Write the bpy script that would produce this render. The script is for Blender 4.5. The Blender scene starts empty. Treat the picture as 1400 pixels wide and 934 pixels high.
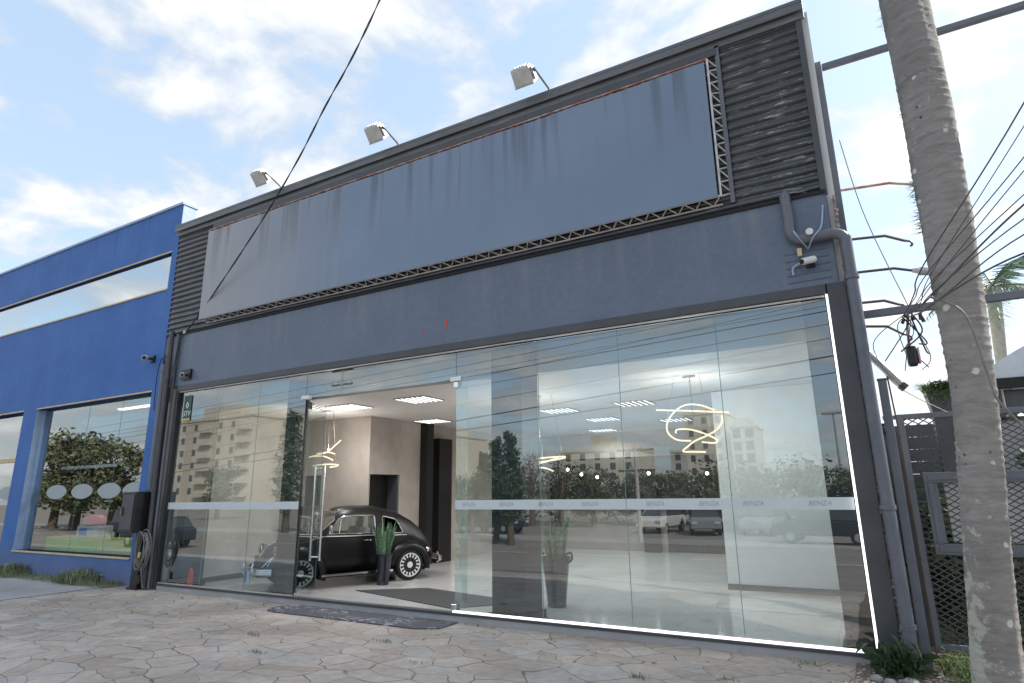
import bpy, bmesh, math, random
from mathutils import Vector, Matrix, Quaternion
random.seed(7)
PI = math.pi
C = bpy.context.scene
COL = C.collection
rad = math.radians

# ------------------------------------------------------------------ materials
def _mat(name):
    m = bpy.data.materials.new(name); m.use_nodes = True
    nt = m.node_tree; nt.nodes.clear()
    out = nt.nodes.new('ShaderNodeOutputMaterial')
    return m, nt, out
def N(nt, t, **kw):
    n = nt.nodes.new(t)
    for k, v in kw.items():
        if k in n.inputs.keys(): n.inputs[k].default_value = v
        else: setattr(n, k, v)
    return n
def ramp(nt, fac, stops):
    r = nt.nodes.new('ShaderNodeValToRGB')
    e = r.color_ramp.elements
    while len(e) < len(stops): e.new(0.5)
    for i, (p, c) in enumerate(stops):
        e[i].position = p; e[i].color = (c, c, c, 1) if not hasattr(c, '__len__') else (*c, 1)
    nt.links.new(fac, r.inputs['Fac'])
    return r
def coords(nt, scale=(1, 1, 1), rot=(0, 0, 0)):
    t = nt.nodes.new('ShaderNodeTexCoord'); mp = nt.nodes.new('ShaderNodeMapping')
    mp.inputs['Scale'].default_value = scale; mp.inputs['Rotation'].default_value = rot
    nt.links.new(t.outputs['Object'], mp.inputs['Vector'])
    return mp.outputs['Vector']
def mixc(nt, fac, a, b, mode='MIX'):
    m = nt.nodes.new('ShaderNodeMix'); m.data_type = 'RGBA'; m.blend_type = mode
    for sock, v in ((m.inputs[0], fac), (m.inputs[6], a), (m.inputs[7], b)):
        if hasattr(v, 'is_linked'): nt.links.new(v, sock)
        elif hasattr(v, '__len__'): sock.default_value = (*v, 1)
        else: sock.default_value = v
    return m.outputs[2]
def mat(name, c, rough=.6, metal=0, var=.15, nscale=6, stretch=(1, 1, 1), bump=0, bscale=40, spec=.5, ior=1.5, coat=0, alt=None, alt_t=(.5, .7), alt_scale=3, emit=0, emit_c=None):
    m, nt, out = _mat(name)
    b = nt.nodes.new('ShaderNodeBsdfPrincipled'); L = nt.links.new
    v = coords(nt, stretch)
    n = N(nt, 'ShaderNodeTexNoise', Scale=nscale, Detail=6.0, Roughness=.6); L(v, n.inputs['Vector'])
    lo = tuple(max(0, x*(1-var)) for x in c); hi = tuple(min(1, x*(1+var)) for x in c)
    col = ramp(nt, n.outputs['Fac'], [(.3, lo), (.7, hi)]).outputs['Color']
    if alt:
        n2 = N(nt, 'ShaderNodeTexNoise', Scale=alt_scale, Detail=8.0, Roughness=.7); L(v, n2.inputs['Vector'])
        f = ramp(nt, n2.outputs['Fac'], [(alt_t[0], 0.), (alt_t[1], 1.)]).outputs['Color']
        col = mixc(nt, f, col, alt)
    L(col, b.inputs['Base Color'])
    rr = N(nt, 'ShaderNodeMapRange'); rr.inputs['To Min'].default_value = max(0, rough-.08); rr.inputs['To Max'].default_value = min(1, rough+.08)
    L(n.outputs['Fac'], rr.inputs['Value']); L(rr.outputs['Result'], b.inputs['Roughness'])
    b.inputs['Metallic'].default_value = metal; b.inputs['IOR'].default_value = ior
    b.inputs['Specular IOR Level'].default_value = spec; b.inputs['Coat Weight'].default_value = coat
    if bump:
        n3 = N(nt, 'ShaderNodeTexNoise', Scale=bscale, Detail=5.0); L(v, n3.inputs['Vector'])
        bp = N(nt, 'ShaderNodeBump', Strength=bump, Distance=.02); L(n3.outputs['Fac'], bp.inputs['Height']); L(bp.outputs['Normal'], b.inputs['Normal'])
    if emit:
        b.inputs['Emission Color'].default_value = (*(emit_c or c), 1); b.inputs['Emission Strength'].default_value = emit
    L(b.outputs['BSDF'], out.inputs['Surface'])
    return m
def glass_mat(name, tint, base, gloss=(.95, 1, 1), rough=0.0, wave=0):
    m, nt, out = _mat(name); L = nt.links.new
    tr = N(nt, 'ShaderNodeBsdfTransparent'); tr.inputs['Color'].default_value = (*tint, 1)
    gl = N(nt, 'ShaderNodeBsdfGlossy'); gl.inputs['Color'].default_value = (*gloss, 1); gl.inputs['Roughness'].default_value = rough
    fr = N(nt, 'ShaderNodeFresnel', IOR=1.5)
    ad = N(nt, 'ShaderNodeMath', operation='MULTIPLY_ADD'); ad.inputs[1].default_value = 1.8*(1-base); ad.inputs[2].default_value = base
    L(fr.outputs['Fac'], ad.inputs[0])
    # both faces of the sheet are folded into the outward one
    gm = N(nt, 'ShaderNodeNewGeometry'); inv = N(nt, 'ShaderNodeMath', operation='SUBTRACT'); inv.inputs[0].default_value = 1.0; L(gm.outputs['Backfacing'], inv.inputs[1])
    fa = N(nt, 'ShaderNodeMath', operation='MULTIPLY'); fa.use_clamp = True; L(ad.outputs[0], fa.inputs[0]); L(inv.outputs[0], fa.inputs[1])
    if wave:
        v = coords(nt); n = N(nt, 'ShaderNodeTexNoise', Scale=.9, Detail=1.0); L(v, n.inputs['Vector'])
        bp = N(nt, 'ShaderNodeBump', Strength=wave, Distance=.02); L(n.outputs['Fac'], bp.inputs['Height']); L(bp.outputs['Normal'], gl.inputs['Normal'])
    mx = N(nt, 'ShaderNodeMixShader'); L(fa.outputs[0], mx.inputs['Fac']); L(tr.outputs[0], mx.inputs[1]); L(gl.outputs[0], mx.inputs[2])
    L(mx.outputs[0], out.inputs['Surface'])
    return m
def emit_mat(name, c, s):
    m, nt, out = _mat(name)
    e = N(nt, 'ShaderNodeEmission', Strength=s); e.inputs['Color'].default_value = (*c, 1)
    nt.links.new(e.outputs[0], out.inputs['Surface']); return m

M = {}
M['fascia'] = mat('fascia_paint', (.100, .126, .178), .42, var=.12, nscale=1.2, bump=.06, bscale=30, alt=(.125, .15, .20), alt_t=(.55, .8), alt_scale=2)
M['darkmetal'] = mat('dark_grey_metal', (.060, .064, .075), .45, var=.2, nscale=4, bump=.03)
M['greymetal'] = mat('grey_painted_steel', (.13, .145, .175), .45, var=.15, nscale=5, bump=.03, alt=(.2, .13, .09), alt_t=(.68, .74), alt_scale=5)
M['black'] = mat('black_paint', (.012, .013, .015), .4, var=.3)
M['blackmatt'] = mat('black_matt', (.010, .010, .012), .75, var=.3)
M['galv'] = mat('galvanised_steel', (.45, .46, .48), .45, metal=.6, var=.2, nscale=9)
M['lattice'] = mat('truss_steel', (.62, .62, .63), .5, metal=.1, var=.3, nscale=9)
M['rust'] = mat('rusty_red_steel', (.42, .17, .12), .7, var=.4, nscale=8, alt=(.5, .47, .46), alt_t=(.45, .6), alt_scale=9)
M['alu'] = mat('floodlight_aluminium', (.55, .56, .56), .45, metal=.2, var=.15, nscale=10)
M['led'] = emit_mat('led_strip', (1, 1, 1), .9)
M['chrome'] = mat('chrome', (.8, .8, .82), .12, metal=1, var=.05)
M['steel'] = mat('brushed_steel', (.75, .76, .78), .22, metal=1, var=.08)
M['white'] = mat('white_paint', (.78, .78, .77), .5, var=.04)
M['offwhite'] = mat('white_plastic', (.7, .71, .72), .45, var=.06)
M['plaster'] = mat('burnt_cement_plaster', (.36, .32, .285), .7, var=.16, nscale=1.8, bump=.05, bscale=8, alt=(.43, .39, .355), alt_t=(.42, .7), alt_scale=1.6)
M['whitewall'] = mat('white_wall', (.72, .73, .73), .6, var=.03)
M['ceiling'] = mat('ceiling_white', (.62, .595, .57), .75, var=.03)
M['baseboard'] = mat('dark_baseboard', (.06, .065, .07), .5, var=.1)
M['greyroom'] = mat('taupe_wall', (.27, .25, .225), .7, var=.12, nscale=2)
M['column'] = mat('black_column', (.008, .010, .013), .45, var=.2, nscale=3)
M['door_black'] = mat('black_door_panel', (.008, .008, .009), .4, var=.2)
M['pot'] = mat('black_glazed_pot', (.012, .016, .024), .16, var=.2, coat=.4)
M['leaf_snake'] = mat('snake_plant_leaf', (.08, .17, .085), .45, var=.45, nscale=14, stretch=(1, 1, 2.5), alt=(.28, .36, .22), alt_t=(.52, .66), alt_scale=12)
M['leaf'] = mat('green_leaf', (.085, .15, .045), .6, var=.55, nscale=3)
M['leaf_dark'] = mat('dark_leaf', (.05, .088, .035), .6, var=.5, nscale=3)
M['leaf_olive'] = mat('olive_leaf', (.135, .145, .075), .65, var=.5, nscale=2.2)
M['leaf_palm'] = mat('palm_frond', (.10, .16, .09), .5, var=.4, nscale=4)
M['grass'] = mat('grass', (.10, .17, .045), .7, var=.5, nscale=9, alt=(.25, .25, .12), alt_t=(.55, .75), alt_scale=6)
M['weeds'] = mat('pale_weeds', (.20, .24, .13), .7, var=.45, nscale=7, alt=(.40, .38, .26), alt_t=(.5, .7), alt_scale=5)
M['bark'] = mat('tree_bark', (.12, .09, .065), .85, var=.35, nscale=6, bump=.3)
M['soil'] = mat('garden_soil', (.16, .12, .09), .95, var=.4, nscale=7, bump=.5, bscale=25, alt=(.09, .11, .05), alt_t=(.5, .65), alt_scale=4)
M['stone'] = mat('pale_rock', (.32, .31, .30), .85, var=.25, nscale=12, bump=.3)
M['concrete'] = mat('concrete_apron', (.36, .36, .365), .85, var=.14, nscale=2.2, bump=.15, bscale=60, alt=(.26, .25, .245), alt_t=(.58, .75), alt_scale=1.4)
M['asphalt'] = mat('asphalt', (.21, .19, .17), .85, var=.2, nscale=1.2, bump=.1, bscale=80, alt=(.27, .24, .21), alt_t=(.5, .75), alt_scale=.4)
M['kerb'] = mat('kerb_stone', (.30, .29, .28), .85, var=.2)
M['line'] = mat('road_paint', (.6, .6, .58), .7, var=.15)
M['cable'] = mat('black_cable', (.03, .03, .033), .6, var=.2)
M['cablegrey'] = mat('grey_cable', (.20, .19, .18), .6, var=.2)
M['coping'] = mat('scuffed_grey_flashing', (.115, .122, .138), .4, var=.25, nscale=3, stretch=(.3, 1, 4), bump=.05, alt=(.24, .245, .25), alt_t=(.58, .68), alt_scale=5)
M['linecable'] = mat('weathered_line_cable', (.11, .11, .115), .7, var=.2)
M['pipe'] = mat('grey_pvc_pipe', (.12, .135, .165), .4, var=.15, nscale=6, alt=(.20, .21, .23), alt_t=(.6, .75), alt_scale=7)
M['carpaint'] = mat('satin_black_car_paint', (.006, .006, .0075), .36, var=.15, spec=.32)
M['rubber'] = mat('tyre_rubber', (.012, .012, .012), .8, var=.2)
M['wheelwhite'] = mat('white_wheel', (.74, .74, .75), .3, var=.04)
M['seat'] = mat('grey_upholstery', (.20, .19, .18), .7, var=.2)
M['carglass'] = glass_mat('car_glass', (.80, .85, .84), .06)
M['glass'] = glass_mat('storefront_glass', (.885, .952, .968), .145, gloss=(.93, .985, 1.0), wave=.010)
M['leafglass'] = glass_mat('door_leaf_glass', (.88, .95, .94), .03)
M['blueglass'] = glass_mat('shop_window_glass', (.86, .92, .92), .16, wave=.004)
M['bandglass'] = glass_mat('clerestory_glass', (.80, .86, .88), .5, wave=.03)
M['edge'] = mat('glass_edge_green', (.16, .30, .28), .2, var=.1)
M['film'] = mat('frosted_film', (.58, .64, .67), .6, var=.03)
M['sticker'] = mat('frosted_sticker', (.36, .40, .41), .6, var=.04)
M['filmtext'] = mat('film_lettering', (.33, .37, .40), .5, var=.1)
M['bluewall'] = mat('blue_rendered_wall', (.042, .135, .42), .72, var=.24, nscale=3.2, stretch=(1, 1, .35), bump=.22, bscale=45, alt=(.10, .21, .50), alt_t=(.58, .82), alt_scale=2.4)
M['bluelight'] = mat('pale_blue_paint', (.33, .44, .62), .6, var=.1)
M['yellowtrim'] = mat('cream_yellow_trim', (.60, .47, .27), .6, var=.2)
M['red'] = mat('red_sign', (.55, .04, .03), .45, var=.1)
M['pink'] = mat('pink_plastic', (.65, .03, .14), .45, var=.1)
M['lime'] = mat('lime_green_laminate', (.10, .55, .02), .5, var=.1)
M['lime2'] = mat('yellow_green_laminate', (.45, .52, .10), .5, var=.1)
M['signgreen'] = mat('dark_green_sign', (.02, .075, .06), .45, var=.1)
M['signblue'] = mat('blue_print', (.05, .22, .60), .45, var=.1)
M['yellow'] = mat('yellow_print', (.60, .46, .10), .5, var=.1)
M['pendant'] = emit_mat('warm_led_ribbon', (1, .74, .50), .72)
M['louver'] = emit_mat('ceiling_light_strip', (1, .97, .93), 1.25)
M['spot'] = emit_mat('spot_lamp', (1, .95, .88), 8.0)
M['lens'] = mat('lamp_lens', (.5, .5, .5), .2, var=.1)
M['beige'] = mat('beige_render', (.50, .44, .36), .8, var=.10, nscale=.3)
M['cream'] = mat('cream_render', (.56, .52, .44), .8, var=.1, nscale=.3)
M['greybuild'] = mat('grey_render', (.42, .42, .41), .8, var=.1, nscale=.3)
M['windowdark'] = mat('dark_window', (.06, .07, .08), .25, var=.3)
M['tarp'] = mat('pale_roof_sheet', (.50, .55, .62), .6, var=.08)
M['greyhull'] = mat('grey_panel', (.30, .305, .32), .7, var=.15, nscale=3)
M['carsilver'] = mat('silver_car_paint', (.25, .26, .28), .3, metal=.4, var=.05)
M['carwhite'] = mat('white_car_paint', (.70, .70, .70), .3, var=.05)
M['cardark'] = mat('dark_car_paint', (.03, .035, .05), .25, var=.05)
M['foil'] = mat('crumpled_foil', (.5, .47, .44), .5, metal=.3, var=.5, nscale=25, bump=.8, bscale=40, alt=(.22, .10, .05), alt_t=(.5, .6), alt_scale=20)
M['brick'] = mat('mossy_retaining_wall', (.14, .14, .13), .9, var=.3, nscale=3, bump=.3, alt=(.06, .085, .03), alt_t=(.5, .65), alt_scale=2)

def mat_cladding():
    m, nt, out = _mat('corrugated_cladding_paint'); L = nt.links.new
    b = nt.nodes.new('ShaderNodeBsdfPrincipled')
    v = coords(nt, (1, 1, 1))
    n = N(nt, 'ShaderNodeTexNoise', Scale=3.0, Detail=5.0); L(v, n.inputs['Vector'])
    col = ramp(nt, n.outputs['Fac'], [(.3, (.040, .046, .058)), (.7, (.070, .080, .098))]).outputs['Color']
    v2 = coords(nt, (1.7, 1, 24)); n2 = N(nt, 'ShaderNodeTexNoise', Scale=1.6, Detail=6.0, Roughness=.75); L(v2, n2.inputs['Vector'])
    f = ramp(nt, n2.outputs['Fac'], [(.585, 0.), (.615, 1.)]).outputs['Color']
    # flaking is worst towards the sunny right hand end
    t = nt.nodes.new('ShaderNodeTexCoord'); sx = nt.nodes.new('ShaderNodeSeparateXYZ'); L(t.outputs['Object'], sx.inputs[0])
    mr = N(nt, 'ShaderNodeMapRange'); mr.inputs['From Min'].default_value = 4.; mr.inputs['From Max'].default_value = 5.; mr.inputs['To Min'].default_value = .12
    L(sx.outputs['X'], mr.inputs['Value'])
    mu = N(nt, 'ShaderNodeMath', operation='MULTIPLY'); L(f, mu.inputs[0]); L(mr.outputs['Result'], mu.inputs[1])
    col = mixc(nt, mu.outputs[0], col, (.44, .455, .48))
    L(col, b.inputs['Base Color']); b.inputs['Roughness'].default_value = .22; b.inputs['IOR'].default_value = 1.6
    L(b.outputs[0], out.inputs['Surface']); return m
M['cladding'] = mat_cladding()

def mat_banner():
    m, nt, out = _mat('weathered_banner_sheet'); L = nt.links.new
    b = nt.nodes.new('ShaderNodeBsdfPrincipled')
    t = nt.nodes.new('ShaderNodeTexCoord'); sx = nt.nodes.new('ShaderNodeSeparateXYZ'); L(t.outputs['Object'], sx.inputs[0])
    # rain streaks running down from the top edge
    v = coords(nt, (2.6, 1, .10)); n = N(nt, 'ShaderNodeTexNoise', Scale=2.2, Detail=4.0, Roughness=.55); L(v, n.inputs['Vector'])
    st = ramp(nt, n.outputs['Fac'], [(.50, 0.), (.60, 1.)]).outputs['Color']
    zr = N(nt, 'ShaderNodeMapRange'); zr.inputs['From Min'].default_value = .55; zr.inputs['From Max'].default_value = 1.65; L(sx.outputs['Z'], zr.inputs['Value'])
    mu = N(nt, 'ShaderNodeMath', operation='MULTIPLY'); L(st, mu.inputs[0]); L(zr.outputs['Result'], mu.inputs[1])
    n2 = N(nt, 'ShaderNodeTexNoise', Scale=.9, Detail=4.0); v2 = coords(nt); L(v2, n2.inputs['Vector'])
    c0 = ramp(nt, n2.outputs['Fac'], [(.3, (.150, .208, .305)), (.7, (.175, .238, .340))]).outputs['Color']
    # paler and greyer towards the left end, broken up by the run-off streaks
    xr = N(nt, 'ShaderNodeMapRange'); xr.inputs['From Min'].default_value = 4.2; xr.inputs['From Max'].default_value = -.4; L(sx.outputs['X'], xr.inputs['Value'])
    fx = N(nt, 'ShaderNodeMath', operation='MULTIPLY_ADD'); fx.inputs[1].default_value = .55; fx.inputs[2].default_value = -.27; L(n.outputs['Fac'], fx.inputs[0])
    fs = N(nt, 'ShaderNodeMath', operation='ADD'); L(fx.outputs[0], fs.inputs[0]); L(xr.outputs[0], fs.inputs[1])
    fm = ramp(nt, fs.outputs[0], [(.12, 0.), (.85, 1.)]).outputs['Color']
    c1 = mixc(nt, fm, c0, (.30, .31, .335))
    m2 = N(nt, 'ShaderNodeMath', operation='MULTIPLY'); m2.inputs[1].default_value = .5; L(mu.outputs[0], m2.inputs[0])
    c2 = mixc(nt, m2.outputs[0], c1, (.05, .06, .075))
    L(c2, b.inputs['Base Color']); b.inputs['Roughness'].default_value = .4; b.inputs['IOR'].default_value = 1.5
    bp = N(nt, 'ShaderNodeBump', Strength=.25, Distance=.03); v3 = coords(nt, (4, 1, .25)); n3 = N(nt, 'ShaderNodeTexNoise', Scale=1.5, Detail=1.0); L(v3, n3.inputs['Vector']); L(n3.outputs['Fac'], bp.inputs['Height']); L(bp.outputs['Normal'], b.inputs['Normal'])
    L(b.outputs[0], out.inputs['Surface']); return m
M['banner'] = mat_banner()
def mat_wall(name, c, c2, dirt, ztop, zbot, rough, streak_d, chips=None, bump=.12, base_dirt=0):
    # painted render: large uneven patches, run-off streaks below the top edge, dirt splash at the foot, small chips
    m, nt, out = _mat(name); L = nt.links.new
    b = nt.nodes.new('ShaderNodeBsdfPrincipled'); v = coords(nt)
    t = nt.nodes.new('ShaderNodeTexCoord'); sx = nt.nodes.new('ShaderNodeSeparateXYZ'); L(t.outputs['Object'], sx.inputs[0])
    n = N(nt, 'ShaderNodeTexNoise', Scale=1.1, Detail=9.0, Roughness=.62); L(v, n.inputs['Vector'])
    col = ramp(nt, n.outputs['Fac'], [(.32, c), (.68, c2)]).outputs['Color']
    nb = N(nt, 'ShaderNodeTexNoise', Scale=14., Detail=8.0, Roughness=.7); L(v, nb.inputs['Vector'])
    col = mixc(nt, 1., col, ramp(nt, nb.outputs['Fac'], [(.3, .86), (.7, 1.12)]).outputs['Color'], 'MULTIPLY')
    vs_ = coords(nt, (3.2, 3.2, .16)); ns = N(nt, 'ShaderNodeTexNoise', Scale=2.0, Detail=6.0, Roughness=.65); L(vs_, ns.inputs['Vector'])
    st = ramp(nt, ns.outputs['Fac'], [(.50, 0.), (.68, 1.)]).outputs['Color']
    zr = N(nt, 'ShaderNodeMapRange'); zr.inputs['From Min'].default_value = ztop-streak_d; zr.inputs['From Max'].default_value = ztop; L(sx.outputs['Z'], zr.inputs['Value'])
    mu = N(nt, 'ShaderNodeMath', operation='MULTIPLY'); L(st, mu.inputs[0]); L(zr.outputs[0], mu.inputs[1])
    m2 = N(nt, 'ShaderNodeMath', operation='MULTIPLY'); m2.inputs[1].default_value = .55; L(mu.outputs[0], m2.inputs[0])
    col = mixc(nt, m2.outputs[0], col, dirt)
    if base_dirt:
        zb = N(nt, 'ShaderNodeMapRange'); zb.inputs['From Min'].default_value = zbot+base_dirt; zb.inputs['From Max'].default_value = zbot; L(sx.outputs['Z'], zb.inputs['Value'])
        mb_ = N(nt, 'ShaderNodeMath', operation='MULTIPLY'); L(zb.outputs[0], mb_.inputs[0]); L(nb.outputs['Fac'], mb_.inputs[1])
        col = mixc(nt, mb_.outputs[0], col, (.22, .20, .18))
    if chips:
        nc = N(nt, 'ShaderNodeTexNoise', Scale=6., Detail=9.0, Roughness=.75); L(v, nc.inputs['Vector'])
        col = mixc(nt, ramp(nt, nc.outputs['Fac'], [(.70, 0.), (.715, .8)]).outputs['Color'], col, chips)
    L(col, b.inputs['Base Color']); rr = N(nt, 'ShaderNodeMapRange'); rr.inputs['To Min'].default_value = rough-.1; rr.inputs['To Max'].default_value = rough+.12; L(nb.outputs['Fac'], rr.inputs['Value']); L(rr.outputs[0], b.inputs['Roughness'])
    bp = N(nt, 'ShaderNodeBump', Strength=bump, Distance=.02); L(nb.outputs['Fac'], bp.inputs['Height']); L(bp.outputs['Normal'], b.inputs['Normal'])
    L(b.outputs[0], out.inputs['Surface']); return m
M['fascia'] = mat_wall('fascia_paint', (.102, .136, .198), (.128, .165, .232), (.20, .215, .235), 4.35, 3.4, .45, .75, (.26, .27, .29), .10)
M['bluewall'] = mat_wall('blue_rendered_wall', (.036, .122, .385), (.058, .168, .46), (.026, .08, .25), 7.1, 0., .72, 2.6, (.16, .26, .48), .35, .7)

def mat_paving():
    m, nt, out = _mat('crazy_paving_stone'); L = nt.links.new
    b = nt.nodes.new('ShaderNodeBsdfPrincipled')
    v = coords(nt)
    nz = N(nt, 'ShaderNodeTexNoise', Scale=1.5, Detail=2.0); L(v, nz.inputs['Vector'])
    dv = N(nt, 'ShaderNodeVectorMath', operation='MULTIPLY_ADD'); dv.inputs[1].default_value = (.45, .45, 0); L(nz.outputs['Color'], dv.inputs[0]); L(v, dv.inputs[2])
    mp = N(nt, 'ShaderNodeMapping'); mp.inputs['Scale'].default_value = (1.0, 1.35, 1); mp.inputs['Rotation'].default_value = (0, 0, .5); L(dv.outputs[0], mp.inputs['Vector'])
    vo = N(nt, 'ShaderNodeTexVoronoi', Scale=2.7, Randomness=1.0); vo.voronoi_dimensions = '2D'; L(mp.outputs[0], vo.inputs['Vector'])
    ve = N(nt, 'ShaderNodeTexVoronoi', Scale=2.7, Randomness=1.0); ve.voronoi_dimensions = '2D'; ve.feature = 'DISTANCE_TO_EDGE'; L(mp.outputs[0], ve.inputs['Vector'])
    sep = nt.nodes.new('ShaderNodeSeparateColor'); L(vo.outputs['Color'], sep.inputs[0])
    base = ramp(nt, sep.outputs[0], [(0, (.40, .338, .292)), (.45, (.465, .400, .352)), (.8, (.50, .440, .395)), (1, (.40, .375, .355))]).outputs['Color']
    n2 = N(nt, 'ShaderNodeTexNoise', Scale=9.0, Detail=8.0, Roughness=.7); L(v, n2.inputs['Vector'])
    s = ramp(nt, n2.outputs['Fac'], [(.25, .72), (.75, 1.18)]).outputs['Color']
    base = mixc(nt, 1.0, base, s, 'MULTIPLY')
    n4 = N(nt, 'ShaderNodeTexNoise', Scale=.8, Detail=5.0); L(v, n4.inputs['Vector'])
    s4 = ramp(nt, n4.outputs['Fac'], [(.35, .80), (.65, 1.12)]).outputs['Color']
    base = mixc(nt, 1.0, base, s4, 'MULTIPLY')
    # joints: sandy mortar, in places dirt or moss; width varies
    n3 = N(nt, 'ShaderNodeTexNoise', Scale=3.5, Detail=4.0); L(v, n3.inputs['Vector'])
    wj = N(nt, 'ShaderNodeMapRange'); wj.inputs['From Min'].default_value = .3; wj.inputs['From Max'].default_value = .7; wj.inputs['To Min'].default_value = .004; wj.inputs['To Max'].default_value = .035; L(n3.outputs['Fac'], wj.inputs['Value'])
    dvd = N(nt, 'ShaderNodeMath', operation='DIVIDE'); L(ve.outputs['Distance'], dvd.inputs[0]); L(wj.outputs[0], dvd.inputs[1])
    jm = ramp(nt, dvd.outputs[0], [(.55, 1.), (1., 0.)]).outputs['Color']
    n5 = N(nt, 'ShaderNodeTexNoise', Scale=1.7, Detail=5.0); L(v, n5.inputs['Vector'])
    jc = ramp(nt, n5.outputs['Fac'], [(.36, (.12, .135, .07)), (.46, (.18, .165, .14)), (.58, (.26, .24, .215)), (.70, (.52, .50, .47))]).outputs['Color']
    col = mixc(nt, jm, base, jc)
    L(col, b.inputs['Base Color']); b.inputs['Roughness'].default_value = .78
    h = ramp(nt, dvd.outputs[0], [(.3, 0.), (1., .8)]).outputs['Color']
    hh = mixc(nt, .25, h, n2.outputs['Color'])
    hh2 = mixc(nt, .25, hh, vo.outputs['Color'])
    bp = N(nt, 'ShaderNodeBump', Strength=.7, Distance=.02); L(hh2, bp.inputs['Height']); L(bp.outputs['Normal'], b.inputs['Normal'])
    L(b.outputs[0], out.inputs['Surface']); return m
M['paving'] = mat_paving()

def mat_tile():
    m, nt, out = _mat('polished_pale_floor_tile'); L = nt.links.new
    b = nt.nodes.new('ShaderNodeBsdfPrincipled')
    v = coords(nt); br = nt.nodes.new('ShaderNodeTexBrick'); L(v, br.inputs['Vector'])
    br.offset = 0; br.inputs['Scale'].default_value = 1.0; br.inputs['Brick Width'].default_value = .8; br.inputs['Row Height'].default_value = .8
    br.inputs['Mortar Size'].default_value = .003; br.inputs['Color1'].default_value = (.60, .60, .595, 1); br.inputs['Color2'].default_value = (.63, .63, .62, 1); br.inputs['Mortar'].default_value = (.42, .42, .41, 1)
    n = N(nt, 'ShaderNodeTexNoise', Scale=1.5, Detail=4.0); L(v, n.inputs['Vector'])
    s = ramp(nt, n.outputs['Fac'], [(.3, .92), (.7, 1.04)]).outputs['Color']
    L(mixc(nt, 1., br.outputs['Color'], s, 'MULTIPLY'), b.inputs['Base Color']); b.inputs['Roughness'].default_value = .13
    L(b.outputs[0], out.inputs['Surface']); return m
M['tile'] = mat_tile()

def mat_mat():
    m, nt, out = _mat('worn_rubber_mat'); L = nt.links.new
    b = nt.nodes.new('ShaderNodeBsdfPrincipled'); v = coords(nt, (2.2, 7, 1))
    n = N(nt, 'ShaderNodeTexNoise', Scale=3.2, Detail=5.0, Roughness=.7); L(v, n.inputs['Vector'])
    f = ramp(nt, n.outputs['Fac'], [(.545, 0.), (.575, 1.)]).outputs['Color']
    v2 = coords(nt); n2 = N(nt, 'ShaderNodeTexNoise', Scale=2.0, Detail=2.0); L(v2, n2.inputs['Vector'])
    f2 = ramp(nt, n2.outputs['Fac'], [(.45, 0.), (.55, 1.)]).outputs['Color']
    f3 = mixc(nt, 1., f, f2, 'MULTIPLY')
    n3 = N(nt, 'ShaderNodeTexNoise', Scale=14., Detail=5.0); L(v2, n3.inputs['Vector'])
    c = ramp(nt, n3.outputs['Fac'], [(.3, (.045, .05, .065)), (.7, (.085, .09, .11))]).outputs['Color']
    L(mixc(nt, f3, c, (.42, .42, .44)), b.inputs['Base Color']); b.inputs['Roughness'].default_value = .8
    L(b.outputs[0], out.inputs['Surface']); return m
M['wornmat'] = mat_mat()

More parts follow.
